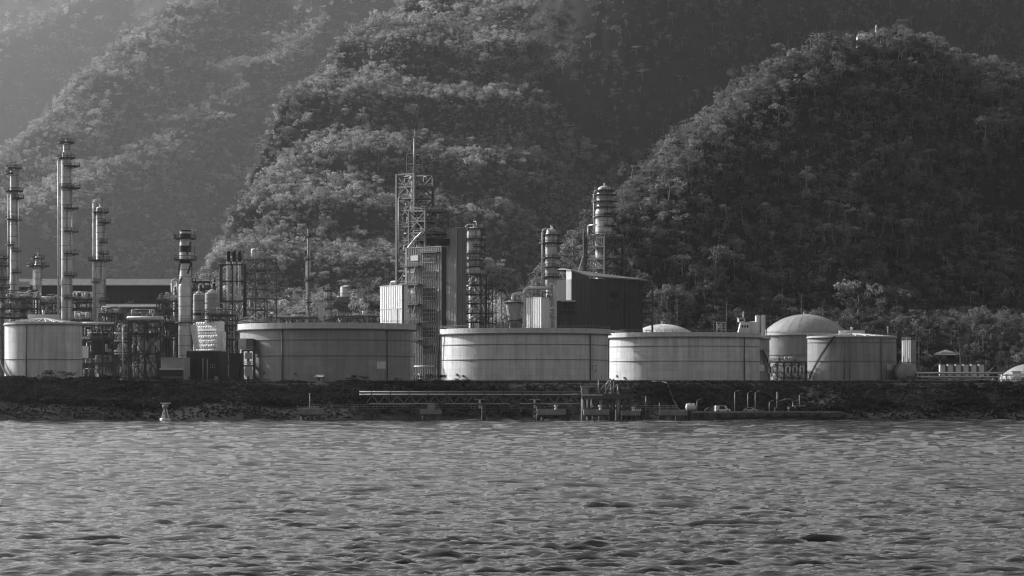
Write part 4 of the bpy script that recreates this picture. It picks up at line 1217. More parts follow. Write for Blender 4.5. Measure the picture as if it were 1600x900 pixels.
for k, y in enumerate((416, 445, 476, 505, 532)):
    z = Z(y, D3)-GZ
    a, b = (fx(633), fx(661)) if k < 4 else (fx(648), fx(661))
    d = t.part('landing', MB().bx(a, b, -2.6, -.25, z-.35, z), M['steel_mid'])
    t.part('railing', rail_line(MB(), [(a, -.3, z), (a, -2.5, z), (b, -2.5, z), (b, -.3, z)]), M['galv'], d)
    zn = Z((445, 476, 505, 532, 560)[k], D3)-GZ
    mb = MB()
    for j in range(15):
        f = j/14
        mb.bx(fx(649)+f*(fx(657)-fx(649))-.35, fx(649)+f*(fx(657)-fx(649))+.35, -2.3, -1.2, zn+(z-zn)*f-.1, zn+(z-zn)*f-.02)
    for yy in (-2.3, -1.2): mb.beam((fx(649), yy, zn), (fx(657), yy, z), .12, .35)
    for yy in (-2.3, -1.2): mb.beam((fx(649), yy, zn+1), (fx(657), yy, z+1), .08)
    t.part('stair_flight', mb, M['galv'])
d = t.part('landing', MB().bx(fx(660), fx(690), -2.2, -.25, Z(396, D3)-GZ-.3, Z(396, D3)-GZ), M['steel'])
t.part('railing', rail_line(MB(), [(fx(660), -2.1, Z(396, D3)-GZ), (fx(690), -2.1, Z(396, D3)-GZ)]), M['galv'], d)
t.part('base_pipe', MB().pipe([(fx(648), -3, .5), (fx(648), -3, Z(560, D3)-GZ), (fx(653), -3, Z(560, D3)-GZ), (fx(653), -3, 1), (fx(670), -3, 1)], .35, .8), M['pipe'])
t.part('base_pipe', MB().pipe([(fx(648), -3.6, Z(585, D3)-GZ), (fx(668), -3.6, Z(585, D3)-GZ), (fx(668), -3.6, .2)], .32, .8), M['pipe'])
t.part('base_pipe', MB().pipe([(fx(650), -4, Z(573, D3)-GZ), (fx(690), -4, Z(573, D3)-GZ)], .3, .8), M['pipe'])
# tall clad slab beside it
D4 = 1262; s4 = S(D4)
t = T('elevator_shaft', 'tall narrow clad slab, grey in front, its side darkened for shade', 'building', (X(690.5, D4), D4, GZ), RZ)
clad_box(t, 22*s4/c45, 15.5*s4/c45, Z(357, D4)-GZ, M['grey_clad'], 1.4, m_side=M['mid_clad'])  # side cladding darker: shade put into its colour
t.part('corner_trim', MB().box((22*s4/c45+.1, -.1, (Z(357, D4)-GZ)/2), (.5, .5, Z(357, D4)-GZ)), M['galv'])
t.part('side_duct', MB().bx(-1.2, -.1, .8, 3, 0, Z(380, D4)-GZ), M['black'])
# white clad box to the left
D5 = 1235; s5 = S(D5)
t = T('clad_building', 'bright white clad box above the right end of the grey tank', 'building', (X(594, D5), D5, GZ), R(-62))
wb = 37*s5/math.cos(R(62))
clad_box(t, wb, 2.2, Z(448, D5)-GZ, M['white_clad'], 2.0)
t.part('seam_strip', MB().bx(0, wb, -.3, -.22, Z(484, D5)-GZ, Z(483.2, D5)-GZ), M['galv'])
t.part('door', MB().bx(wb*.55, wb*.8, -.34, -.2, Z(507, D5)-GZ, Z(484.5, D5)-GZ), M['grey_clad'])
t.part('vent_pipe', MB().pipe([(wb*.4, .8, Z(448, D5)-GZ), (wb*.4, .8, Z(441, D5)-GZ), (wb*.7, .8, Z(441, D5)-GZ)], .25, .6), M['pipe'])
t.part('edge_trim', MB().bx(wb, wb+.5, -.3, .4, 0, Z(447, D5)-GZ), M['steel'])
# column right of the slab
tt, s, b0 = column('fat silvery column with wide rings right of the tall clad slab', 740.5, 1292, 510, [(430, 8.0), (360, 10.2)], [(357, 'F', 1.2), (373, 'F', 2.4), (385, 'R', 2.2), (396, 'F', 1.6), (406, 'F', 1.6), (416, 'F', 1.6), (431, 'F', 2.0)],
       pipes=((-12.5, 1.1, 351, 470), (4, .8, 346, 372)), bands=6)
D = 1280; s = S(D)
t = T('equipment_tower', 'dark braced frame with pale pipes below the fat silvery column', 'steel frame', (X(744, D), D, GZ), R(-20))
zs = [0]+[Z(y, D)-GZ for y in (503, 489, 474, 460, 445, 428)]
frame(t, -3.2, 3.2, -3, 3, zs, M['steel'], .45, .4, .25, 'FR', ('A', '/'), 1, 1, 'all')
clutter(t, -3, 3, -2.6, 2.6, zs, 51, 1.6, .5)
t.part('riser_pipe', MB().pipe([(-3.4, -3.4, 0), (-3.4, -3.4, Z(447, D)-GZ), (-1.4, -3.4, Z(447, D)-GZ)], .4), M['pipe'])
frame(t, 4.2, 7.2, -1, 3, [0]+[Z(y, D)-GZ for y in (505, 490, 467, 445)], M['steel'], .3, .3, .16, 'F', 'X')
t.part('catwalk', MB().bx(-5, 11, -3.6, -3.2, Z(490, D)-GZ, Z(489, D)-GZ), M['steel_mid'])
# hopper vessel
D = 1235; s = S(D)
t = T('hopper_vessel', 'grey tapering vessel with a domed collar and arched pipe', 'vessel', (X(802.5, D), D, GZ))
zb, zt = Z(501, D)-GZ, Z(474, D)-GZ; r = 12*s
t.part('cone_shell', MB().lathe([(r*.62, zb-1), (r*.66, zb), (r*.86, zb+(zt-zb)*.45), (r, zb+(zt-zb)*.8), (r, zt)], 32), M['tank_grey_shade'])
t.part('collar', MB().ring(r-.02, r+.9, zt, zt+.4, 32), M['steel'])
t.part('lid', MB().lathe([(r, zt+.4), (r*.7, zt+1.2), (.02, zt+1.5)], 32), M['jacket_dull'])
t.part('railing', rail_arc(MB(), r+.8, zt+.4, 0, 2*math.pi), M['steel'])
t.part('lower_ring', MB().ring(r*.6, r*1.05, zb-.3, zb+.1, 24), M['steel'])
t.part('skirt', MB().lathe([(r*.6, 0), (r*.6, zb-1)], 24), M['steel_mid'])
t.part('arch_pipe', MB().pipe([(-1*s, 0, zt+1), (-1*s, 0, Z(460, D)-GZ), (16*s, 0, Z(457, D)-GZ), (16*s, 0, 2)], .62, 2.2, 10), M['pipe'])
t.part('inlet_pipe', MB().pipe([(5*s, 0, zt+1), (5*s, 0, zt+3)], .4), M['pipe'])
t.part('stair_cage', MB().beam((-14*s, -1, 0), (-9*s, -1, zb+2), .3).beam((-12*s, -1, 0), (-14*s, -1, zb-1), .25), M['galv'])
# bright panel box, frame and the ringed column
D = 1228; s = S(D)
t = T('clad_building', 'small bright white ribbed box between the tapering vessel and the dark hall', 'building', (X(822, D), D, GZ), R(-58))
wb = 24*s/math.cos(R(58))
clad_box(t, wb, 3.4, Z(466, D)-GZ, M['white_clad'], 1.6)
D = 1240; s = S(D)
t = T('equipment_tower', 'white pipe frame with diagonal braces in front of the ringed column', 'steel frame', (X(840, D), D, GZ))
zs = [0, Z(493, D)-GZ, Z(467, D)-GZ, Z(450, D)-GZ]
frame(t, -18*s, 22*s, 0, 5, zs, M['galv'], .45, .5, .2, 'F', ('\\', '\\', ''), 2, 1, (1, 2))
clutter(t, -10*s, 22*s, .4, 4.6, zs, 55, 1.4, .8)
t.part('header_pipe', MB().pipe([(-22*s, -1, Z(460, D)-GZ), (-18*s, -1, Z(450, D)-GZ), (20*s, -1, Z(450, D)-GZ)], .6, 1), M['white'])
t.part('loop_pipe', MB().pipe([(-8*s, -.6, zs[2]), (-8*s, -.6, Z(438, D)-GZ), (-3*s, -.6, Z(438, D)-GZ), (-3*s, -.6, zs[2])], .35, .8), M['pipe'])
t.part('loop_pipe', MB().pipe([(18*s, -.8, Z(445, D)-GZ), (26*s, -.8, Z(443, D)-GZ), (26*s, -.8, Z(480, D)-GZ), (18*s, -.8, Z(484, D)-GZ)], .4, 1), M['pipe'])
column('ringed silvery column with a tall thin pipe on its left, left of the dark hall', 861.5, 1252, 510, [(447, 8.4), (366, 9.2), (361, 7.4)], [(366, 'F', 1.1), (379, 'F', 2.4), (402, 'F', 1.5), (417, 'F', 1.5), (432, 'F', 1.6)], pipes=((-14, 1.1, 357.5, 446), (2, .8, 355, 362)), bands=5)
# dark hall
D = 1332; s = S(D)
t = T('process_hall', 'large dark windowless hall with a shallow sloping roof', 'building', (X(893, D), D, GZ), R(-20))
wf = 28*s/math.cos(R(20)); dl = 81*s/math.sin(R(20))*.62
dl = 44.0
Hh = Z(436, D)-GZ
t.part('cladding_wall', corr(MB(), 0, wf, 0, Hh, 0, 1.2, .15), M['dark_clad'])
t.o.rotation_euler = (0, 0, 0)
# plan corners in world-aligned axes: the long front runs to the right and slightly away
t2 = t
for o in list(t.o.children): bpy.data.objects.remove(o, do_unlink=True)
A = (0, 0); B = (28*s, -4.5); C = (109*s, 7); E = (109*s-9, 34); Fp = (-7, 24)
def wallrun(P, Q, z0, z1, m, pitch=1.2):
    ln = math.hypot(Q[0]-P[0], Q[1]-P[1]); a = math.atan2(Q[1]-P[1], Q[0]-P[0])
    return t.part('cladding_wall', corr_turn(MB(), corr(MB(), 0, ln, z0, z1, 0, pitch, .15), a, P), m)
G = (-8*s, 6)
for P, Q, m in ((A, B, M['dark_clad']), (B, C, M['dark_clad']), (C, E, M['dark_clad']), (E, Fp, M['dark_clad']), (Fp, G, M['dark_clad']), (G, A, M['grey_clad'])):  # left wall paler: sunlit strip put into the cladding colour
    wallrun(P, Q, 0, Hh, m)
zl, zr_, zf = Z(421, D)-GZ, Z(438, D)-GZ, Z(434, D)-GZ
rv = [(G[0]-.8, G[1]-.6, zl+.1), (A[0]-.2, A[1]-.9, zl-.6), (B[0], B[1]-1, Z(433.5, D)-GZ), (C[0]+12*s, C[1]-.8, Z(438, D)-GZ), (E[0]+8, E[1]+1, Z(436, D)-GZ), (Fp[0]-.8, Fp[1]+.8, Z(418, D)-GZ)]
top = [(x, y, z+.5) for x, y, z in rv]
n = 6
t.part('roof', MB().add(rv+top, [tuple(reversed(range(n))), (6, 7, 8), (6, 8, 9), (6, 9, 10), (6, 10, 11)]+[(i, (i+1) % n, n+(i+1) % n, n+i) for i in range(n)]), M['mid_clad'])
t.part('gable_fill', MB().add([(G[0], G[1], Hh), (A[0], A[1], Hh), (A[0], A[1], zl-.7), (G[0], G[1], zl)], [(0, 1, 2, 3)]), M['grey_clad'])  # pale like the wall below, continuing the painted sunlit strip
t.part('gable_fill', MB().add([(A[0], A[1], Hh), (B[0], B[1], Hh), (B[0], B[1], Z(433.7, D)-GZ), (A[0], A[1], zl-.7)], [(0, 1, 2, 3)]), M['dark_clad'])
t.part('downpipe', MB().tube((86*s, 3.2, 0), (86*s, 3.2, Z(458, D)-GZ), .25), M['steel'])
for y in (465, 487): 
    d = t.part('landing', MB().bx(88*s, 100*s, 2.6, 4.8, Z(y, D)-GZ-.3, Z(y, D)-GZ), M['steel'])
    t.part('railing', rail_line(MB(), [(88*s, 2.7, Z(y, D)-GZ), (100*s, 2.7, Z(y, D)-GZ)]), M['steel'], d)
for (px, y) in ((66, 460), (68, 478)): t.part('louvre', MB().bx(px*s-2, px*s+2, .0, .6, Z(y, D)-GZ-1.2, Z(y, D)-GZ+1.2), M['black'])
D = 1316; s = S(D)
t = T('clad_building', 'low dark annex in front of the left corner of the dark hall', 'building', (X(863, D), D, GZ))
clad_box(t, 36*s, 8, Z(470, D)-GZ, M['dark_clad'], 1.2)
t.part('canopy', MB().bx(16*s, 38*s, -2.4, -.3, Z(485, D)-GZ, Z(484, D)-GZ), M['steel_mid'])
t.part('canopy', MB().bx(14*s, 36*s, -1.6, -.3, Z(471.5, D)-GZ, Z(470.2, D)-GZ), M['galv'])
window(t, 14*s, 20*s, Z(507, D)-GZ, Z(503, D)-GZ, -.3, 2, 1, M['steel_mid'])
# open bay at the right end of the hall
D = 1345; s = S(D)
t = T('equipment_tower', 'open dark bay with gear under the right end of the hall roof', 'steel frame', (X(1011, D), D, GZ))
zs = [0]+[Z(y, D)-GZ for y in (503, 490, 472, 438.6)]
frame(t, -8*s, 9*s, 0, 9, zs, M['steel'], .45, .4, .22, 'FR', ('V', '', '', 'A'), 1, 1, (1, 2))
clutter(t, -8*s, 9*s, .5, 8, zs[:4], 61, 1.6, .6)
# column on the braced tower
D = 1392; s = S(D)
t, _, _ = column('fat pale column with caged head standing on the braced tower', 944.5, D, 375, [(375, 14.2), (330, 14.0), (303, 12.0), (296, 10.5)], [(297, 'F', 1.7), (304, 'F', 2.0), (314, 'F', 2.3), (323, 'F', 1.5), (333, 'R', 2.2), (338, 'F', 1.4), (352, 'R', 2.0), (366, 'F', 1.6)], pipes=((-17, .9, 299, 372), (13, .7, 312, 372)), bands=9, base=GZ)
sd = 29.5*s/c45
t = T('structure_tower', 'braced steel tower carrying the fat pale column behind the dark hall', 'steel tower', (X(945, D-9), D-9, GZ), RZ)
zs = [0]+[Z(y, D)-GZ for y in (480, 440, 419, 404, 385, 371)]
frame(t, -sd, 0, 0, sd, zs, M['steel'], 1.0, .7, .55, 'FRLB', ('A',), 1, 1, (2, 3, 4, 5), deck_m=M['steel'])
for fc in range(2):
    mb = MB()
    for k in range(11):
        f = (k+.5)/11
        p = (-sd*f, -.15) if fc == 0 else (.15, sd*f)
        mb.box((p[0], p[1], (zs[-1]+zs[-2])/2), (.5, .3, zs[-1]-zs[-2]-.8), 0 if fc == 0 else R(90))
    t.part('louvre_panel', mb, M['steel'])
clutter(t, -sd+1, -1, 1, sd-1, zs[2:], 63, 1.8, .5)
t.part('side_mast', MB().beam((-sd-.6, -.3, 0), (-sd-.6, -.3, zs[-1]+3), .8), M['steel'])
t.part('loop_pipe', MB().pipe([(-sd*.8, -.8, zs[-1]), (-sd*.8, -.8, zs[-1]+5), (-sd*.35, -.8, zs[-1]+5)], .3, 1), M['pipe'])
t.part('strut', MB().beam((-sd-4, -2, zs[2]), (-sd-.6, -.4, zs[4]+2), .35).beam((-sd-6, -3, zs[2]-3), (-sd-.6, -.4, zs[3]), .3), M['galv'])
# ------------------------------------------------------------------ right side of the plant
D = 1400; s = S(D)
t = T('plant_building', 'white stepped building with a slanted left side and mast, behind the white tanks', 'building', (X(1152, D), D, GZ))
def zz(y): return Z(y, D)-GZ
t.part('base_wall', MB().add([(0,0,0),(20*s,0,0),(20*s,0,zz(503)),(6*s,0,zz(503)),(0,7,0),(20*s,7,0),(20*s,7,zz(503)),(6*s,7,zz(503))],[(0,1,2,3),(7,6,5,4),(0,4,5,1),(1,5,6,2),(2,6,7,3),(3,7,4,0)]), M['white'])
t.part('upper_storey', MB().add([(1*s,-.3,zz(522)),(6*s,-.3,zz(522)),(7*s,-.3,zz(505)),(5*s,-.3,zz(505)),(1*s,6,zz(522)),(6*s,6,zz(522)),(7*s,6,zz(505)),(5*s,6,zz(505))],[(0,1,2,3),(7,6,5,4),(0,4,5,1),(1,5,6,2),(2,6,7,3),(3,7,4,0)]), M['white'])
t.part('cabin', MB().bx(2*s, 12*s, .5, 6, zz(503)+.02, zz(497)), M['white'])
t.part('cabin_roof', MB().bx(1*s, 13*s, -.2, 6.5, zz(497)+.01, zz(496)), M['galv'])
for k in range(3): t.part('window', MB().bx((7+k*4)*s, (9.5+k*4)*s, -.15, -.01, zz(512), zz(508)), M['glass'])
t.part('window', MB().bx(4*s, 10*s, .3, .48, zz(501.5), zz(499)), M['glass'])
t.part('mast', MB().tube((10*s,3,zz(496)),(10*s,3,zz(486)),.3,.1,6).beam((8.5*s,3,zz(490)),(11*s,3,zz(489)),.2), M['white'])
for k in range(3):
    t.part('vertical_vessel', MB().lathe([(1.1,0),(1.1,zz(503)),(.6,zz(502)),(.02,zz(501.6))],16,c=((22.5+k*4.2)*s,2.5)), M['white'])
D = 1415; s = S(D)
t = T('silo_pair', 'pair of small pale silos beside the white stepped building', 'silo', (X(1188, D), D, GZ))
for k in range(2):
    t.part('silo_shell', MB().lathe([(1.05,0),(1.05,Z(493,D)-GZ),(.02,Z(491.5,D)-GZ)],16,c=(k*2.4-1.2,0)), M['white'])
t.part('gantry', MB().bx(-3,3,-.4,.4,Z(492,D)-GZ,Z(491.4,D)-GZ), M['steel'])
t.part('gantry_leg', MB().bx(2.6,2.9,-.3,.3,0,Z(492,D)-GZ), M['steel'])
D = 1395; s = S(D)
t = T('gear_tower', 'small pale equipment frame above the white tank with the square panel', 'steel frame', (X(1127, D), D, GZ))
zs = [0, Z(514, D)-GZ, Z(503, D)-GZ]
frame(t, -7*s, 7*s, -1.5, 1.5, zs, M['galv'], .3, .3, .15, 'F', ('', 'X'), 2, 1, (0,)); clutter(t, -6*s, 6*s, -1.2, 1.2, zs[1:], 71, 1.2, .8)
# dark deck with valves between the two right tanks
D = 1330; s = S(D)
t = T('valve_deck', 'dark valve platform with pipe bends between the two right-hand tanks', 'pipe rack', (X(1231, D), D, GZ))
zs = [0, Z(581, D)-GZ, Z(565, D)-GZ]
frame(t, -29*s, 29*s, -3, 3, zs, M['steel'], .4, .4, .2, '', ('',), 5, 1, (0, 1))
clutter(t, -28*s, 28*s, -2.6, 2.6, zs+[zs[-1]+1.2], 73, 1.2, .35)
for k in range(5): t.part('pipe_bend', MB().pipe([((-26+k*11)*s,-3.2,zs[1]-2),((-26+k*11)*s,-3.2,zs[1]+2.2),((-20+k*11)*s,-3.2,zs[1]+2.2),((-20+k*11)*s,-3.2,zs[1]-1)],.32,1.2), M['pipe'])
# grey tank rim gear
D = 1318; s = S(D)
t = T('tank_gauge', 'white gauge pole standing on the rim of the grey stair tank', 'gauge', (X(1387, D), D, Z(523, D)))
t.part('pole', MB().tube((0,0,0),(0,0,2.6),.25,n=8), M['white']); t.part('cap', MB().tube((0,0,2.6),(0,0,3.3),.4,.3,8), M['white'])
# bullet vessel seen end on, under the white box
D = 1300; s = S(D)
t = T('bullet_tank', 'dark round-ended horizontal vessel right of the grey stair tank', 'vessel', (X(1417.5, D), D, GZ))
r = 15.5*s; c = Z(582, D)-GZ
n = 24; mb = MB()
for (ya, ra), (yb, rb) in zip([(-1.9,.02),(-1.6,.45),(-1.0,.8),(0,1),(18,1)], [(-1.6,.45),(-1.0,.8),(0,1),(18,1),(19.5,.5)]):
    mb.tube((0,ya,c),(0,yb,c),r*ra,r*rb,n,False)
t.part('shell', mb, M['tank_dull'])
for y in (2, 15): t.part('saddle', MB().bx(-r*.8,r*.8,y-.5,y+.5,-.5,c-r*.55), M['concrete'])
t.part('access_platform', MB().bx(-r,r,3,7,c+r+.1,c+r+.3), M['steel'])
t.part('nozzle', MB().tube((-1,3.5,c+r-.2),(-1,3.5,c+r+2.6),.3,n=8).tube((1.2,5,c+r-.2),(1.2,5,c+r+1.8),.35,n=8), M['pipe'])
t.part('ladder', ladder(MB(), r+.4, 4, 0, c+r+1, 0, -1), M['steel'])
D = 1345; s = S(D)
t = T('clad_building', 'slim white ribbed tower above the round-ended vessel', 'building', (X(1409.5, D), D, GZ), R(-50))
clad_box(t, 12*s/math.cos(R(50)), 9*s/math.sin(R(50)), Z(532, D)-GZ, M['white_clad'], .9, m_side=M['grey_clad'])  # side wall coloured grey for the face turned from the sun
t.part('roof_rail', rail_line(MB(), [(0,0,Z(532,D)-GZ+.2),(12*s/math.cos(R(50)),0,Z(532,D)-GZ+.2),(12*s/math.cos(R(50)),9*s/math.sin(R(50)),Z(532,D)-GZ+.2)]), M['galv'])
# pavilion
for (px, D, w, ya, ye, lab) in ((1478, 1470, 26, 544.5, 552.5, 'pale pyramid-roofed pavilion among the trees right of the slim white tower'), (1583, 1475, 13, 551, 554.5, 'small flat pale roof among dark trees near the right edge')):
    s = S(D); gz = float(ground(np.array([X(px, D)]), np.array([float(D)]))[0])
    t = T('pavilion', lab, 'pavilion', (X(px, D), D, gz-.5), R(20))
    e, a = Z(ye, D)-gz, Z(ya, D)-gz; h = w*s*.74
    V = [(-h,-h,e),(h,-h,e),(h,h,e),(-h,h,e),(0,0,a)]
    for i in range(4): t.part('roof_slope', MB().add([V[i], V[(i+1)%4], V[4], tuple(Vector(V[i])-Vector((0,0,.25))), tuple(Vector(V[(i+1)%4])-Vector((0,0,.25))), tuple(Vector(V[4])-Vector((0,0,.25)))],[(0,1,2),(5,4,3),(0,3,4,1)]), M['white'])
    for x in (-h*.85, h*.85):
        for y in (-h*.85, h*.85): t.beam('post', (x, y, 0), (x, y, e-.2), .4, M['concrete'])
    t.part('low_wall', MB().bx(-h*.8, h*.8, -h*.8, -h*.75, 0, 1.2), M['concrete'])
# white cooling units in a row
D = 1350; s = S(D)
for k in range(6):
    t = T('cooling_unit', ('first', 'second', 'third', 'fourth', 'fifth', 'rightmost')[k]+' of six upright white units in a row above the long pipe rack', 'cooling unit', (X(1469+k*12.2, D), D, GZ), group='white units in a row')
    t.part('casing', MB().bx(0, 7.6*s, 0, 4, 0, Z(570, D)-GZ), M['white'])
    t.part('side_panel', MB().bx(7.6*s+.02, 11.6*s, .5, 3.5, 0, Z(571, D)-GZ), M['mid_clad'])
    t.part('top_cap', MB().bx(-.15, 7.6*s+.15, -.2, 4.2, Z(570, D)-GZ+.01, Z(569.3, D)-GZ), M['galv'])
    t.part('fan', MB().ring(.4, .9, Z(569.3, D)-GZ+.02, Z(568.2, D)-GZ, 12, c=(3.8*s, 2)), M['steel'])
# long pipe rack on the right
D = 1300; s = S(D)
t = T('pipe_rack', 'long low pipe rack with pale pipes running to the right edge', 'pipe rack', (X(1497, D), D, GZ))
za, zb = Z(598, D)-GZ, Z(584, D)-GZ
for k in range(8):
    x = (-64+k*18.5)*s
    for y in (-2, 2): t.beam('post', (x, y, -.5), (x, y, zb), .4, M['galv'])
    t.beam('beam', (x, -2, zb-.3), (x, 2, zb-.3), .3, M['galv'])
for k, y in enumerate((-2.2, -1.2, 0, 1.2)):
    t.part('pipe', MB().tube((-66*s, y, zb+.3), (70*s, y, zb+.3), (.32, .22, .4, .25)[k], n=8), M['pipe'])
t.part('pipe', MB().tube((-66*s, -2.3, (za+zb)/2+.5), (70*s, -2.3, (za+zb)/2+.5), .25, n=8), M['pipe'])
t.part('truss_web', (lambda mb: [mb.beam((-64*s+k*1.5, -2.1, zb-1.6), (-64*s+k*1.5+1.5, -2.1, zb-.2), .14) and mb.beam((-64*s+k*1.5+1.5, -2.1, zb-1.6), (-64*s+k*1.5, -2.1, zb-.2), .12) for k in range(14)] and mb)(MB()), M['galv'])
clutter(t, -60*s, 62*s, -1.6, 1.6, [0, za, zb-.8], 77, .7, .4)
D = 1240; s = S(D)
t = T('ladder_cage', 'white caged ladders and banded panels before the low dome at the right edge', 'steel frame', (X(1583, D), D, GZ-.5))
zs = [0, 2.2, 4.2, Z(585, D)-GZ+.5]
frame(t, -18*s, 18*s, -1, 1, zs, M['white'], .3, .25, .15, '', ('',), 5, 1, ())
for k in range(3): t.part('band_panel', MB().bx(-2*s, 12*s, -1.3, -1.15, .6+k*2, 1.8+k*2), M['white'])
t.part('ladder', ladder(MB(), -10*s, -1.6, 0, zs[-1]+1, 0, -1, .9, True), M['black'])
t.part('ladder', ladder(MB(), 15*s, -1.6, 0, zs[-1]+1, 0, -1, .9, True), M['black'])

# house on the hill top and small white tank on the slope
D = 1938; s = S(D); gz = float(ground(np.array([X(1352, D)]), np.array([float(D)]))[0])
t = T('hilltop_house', 'tiny white building crowning the wooded peak at upper right', 'house', (X(1352, D), D, gz-1))
t.part('wall', MB().bx(-5, 5.5, -3, 3, 0, 7.5), M['white'])
t.part('roof', MB().add([(-5.5,-3.5,7.5),(6,-3.5,7.5),(6,3.5,7.5),(-5.5,3.5,7.5),(-4,0,9.4),(4.5,0,9.4)],[(0,1,5,4),(1,2,5),(2,3,4,5),(3,0,4),(3,2,1,0)]), M['roof'])
for k in range(4): t.part('window', MB().bx(-4+k*2.4, -3+k*2.4, -3.1, -3.002, 4.6, 6.2), M['glass'])
t.part('spire', MB().tube((6.5,0,0),(6.5,0,12),.9,.7,8).tube((6.5,0,12),(6.5,0,14.5),.8,.05,8), M['white'])
t.part('terrace', MB().bx(-8, 9, -5, -3.1, 3.5, 4.4), M['white'])
def gzat(px, D): return float(ground(np.array([X(px, D)]), np.array([float(D)]))[0])
D = 1552; s = S(D); gz = gzat(541, D)
t = T('water_tank', 'small white round water tank on the slope between flare stack and white box', 'water tank', (X(541, D), D, gz-1))
r = 9*s; zt = Z(448, D)-gz+1
t.part('shell', MB().lathe([(r, -1), (r, zt)], 24), M['white']); t.part('cone_roof', MB().lathe([(r+.2, zt), (.02, zt+.9)], 24), M['white'])
t.part('band', MB().ring(r-.02, r+.12, zt-3.4, zt-3.1, 24), M['galv'])
D = 1500; s = S(D); gz = gzat(503, D)
t = T('hut', 'small pale hut on the slope just left of the short ringed column', 'hut', (X(503, D), D, gz-2))
t.part('wall', MB().bx(-5*s, 4*s, -2, 2, 0, Z(471, D)-gz+2), M['white']); t.part('roof', MB().bx(-6*s, 5*s, -2.6, 2.6, Z(471, D)-gz+2.01, Z(470, D)-gz+2), M['roof'])
t.part('window', MB().bx(-2*s, 1*s, -2.1, -2.004, 2.2, 3.4), M['glass'])
# poles on the slope
for k, (px, D, yt, lab) in enumerate(((575, 1480, 448, 'thin utility pole right of the small white water tank'), (1058, 1440, 466, 'thin lamp pole above the low pale dome'), (1135, 1450, 470, 'thin pole left of the white stepped building'), (1252, 1441, 459, 'lightning pole rising behind the apex of the domed tank'), (1286, 1470, 470, 'thin pole above the right slope of the dome'), (1536, 1450, 520, 'utility pole among the dark trees near the right edge'), (1500, 1430, 532, 'pole right of the pale pyramid roof'), (1436, 1420, 530, 'thin pole right of the slim white tower'))):
    gz = gzat(px, D)
    t = T('utility_pole', lab, 'pole', (X(px, D), D, gz-.5), group='thin poles')
    h = Z(yt, D)-gz+.5
    t.part('shaft', MB().tube((0,0,0),(0,0,h),.13,.08,8), M['steel_mid'])
    t.part('crossarm', MB().beam((-.8,0,h-.8),(.8,0,h-.8),.1), M['steel_mid'])
    t.part('fitting', MB().tube((.7,0,h-.7),(.7,0,h-.4),.06,n=6).tube((-.7,0,h-.7),(-.7,0,h-.4),.06,n=6), M['galv'])
# ------------------------------------------------------------------ shore, jetty and yard
# bund wall in front of the tanks
for (p0, p1, D, lab) in ((565, 948, 1078, 'low concrete bund wall below the lettered white tank'), (950, 1560, 1084, 'long low concrete bund wall along the right tank yard')):
    s = S(D); t = T('bund_wall', lab, 'wall', (X((p0+p1)/2, D), D, GZ-1.5))
    w = (p1-p0)*s; n = int(w/6)
    for k in range(n):
        t.part('wall_panel', MB().bx(-w/2+w*k/n+.03, -w/2+w*(k+1)/n-.03, -.2, .2, 0, 2.3+.02*(k % 3)), M['concrete_wet'])
    t.part('coping', MB().bx(-w/2, w/2, -.35, .35, 2.36, 2.6), M['concrete'])
# jetty truss bridge
D = 1003; s = S(D)
t = T('jetty_bridge', 'long dark truss bridge carrying a pale pipeline along the shore', 'jetty', (X(755, D), D, 0))
x0, x1 = (572-755)*s, (925-755)*s
zt, zb = Z(618, D), Z(630.5, D)
nb = 36
for y in (-2, 2):
    t.beam('top_chord', (x0, y, zt), (x1, y, zt), .35, M['steel'])
    for k in range(3):
        a = x0+(x1-x0)*k/3+1; b = x0+(x1-x0)*(k+1)/3-2.2
        t.beam('bottom_chord', (a, y, zb), (b, y, zb), .34, M['galv'] if y < 0 else M['steel'])
    for k in range(nb):
        a = x0+(x1-x0)*k/nb; b = x0+(x1-x0)*(k+1)/nb
        if k % 2: t.beam('brace', (a, y, zt), (b, y, zb), .24, M['steel_lit'])
        else: t.beam('brace', (a, y, zb), (b, y, zt), .24, M['steel_lit'])
for k in range(nb//2+1):
    a = x0+(x1-x0)*k/(nb//2); t.beam('cross_beam', (a, -2, zt), (a, 2, zt), .25, M['steel'])
for k, (y, z, r) in enumerate(((-1.4, 1.45, .32), (-.2, 1.4, .3), (.9, 1.45, .32), (-1.7, .75, .16))):
    t.part('pipeline', MB().tube((x0-2, y, zt+z-.4), (x1-1, y, zt+z-.4), r, n=10), M['jetty_pipe'] if k != 3 else M['pipe'])
for k in range(12):
    a = x0+(x1-x0)*(k+.3)/12
    t.part('pipe_support', MB().bx(a-.15, a+.15, -1.9, 1.9, zt+.18, zt+.66).bx(a-.1, a+.1, -2.0, -1.86, zt+.2, zt+1.5), M['steel'])
# bridge piers with painted gauge posts
for k, (px, yb) in enumerate(((749.5, 641), (835, 656))):
    p = T('bridge_pier', ('short gauge post under the middle of the truss bridge', 'tall banded gauge post standing in the water under the truss bridge')[k], 'pier', (X(px, 1000), 1000.5, 0))
    h = Z(625, 1000); z0 = Z(yb, 1000)
    p.part('pile', MB().tube((1.2, 1, -2), (1.2, 1, h-.3), .7, n=12), M['concrete_wet'])
    p.part('cap_beam', MB().bx(-1.6, 3.2, -.6, 2.4, h-.28, h+.4), M['concrete_wet'])
    nb_ = 6 if k == 0 else 12
    for j in range(nb_):
        a = z0+(h-z0)*j/nb_; b = z0+(h-z0)*(j+1)/nb_
        p.part('gauge_band', MB().bx(-.3, .3, -1.0, -.6, a+.01, b-.01), M['white'] if j % 3 else M['steel'])
    p.part('t_bar', MB().bx(-1.7, 1.7, -1, -.7, h+.1, h+.3), M['galv'])
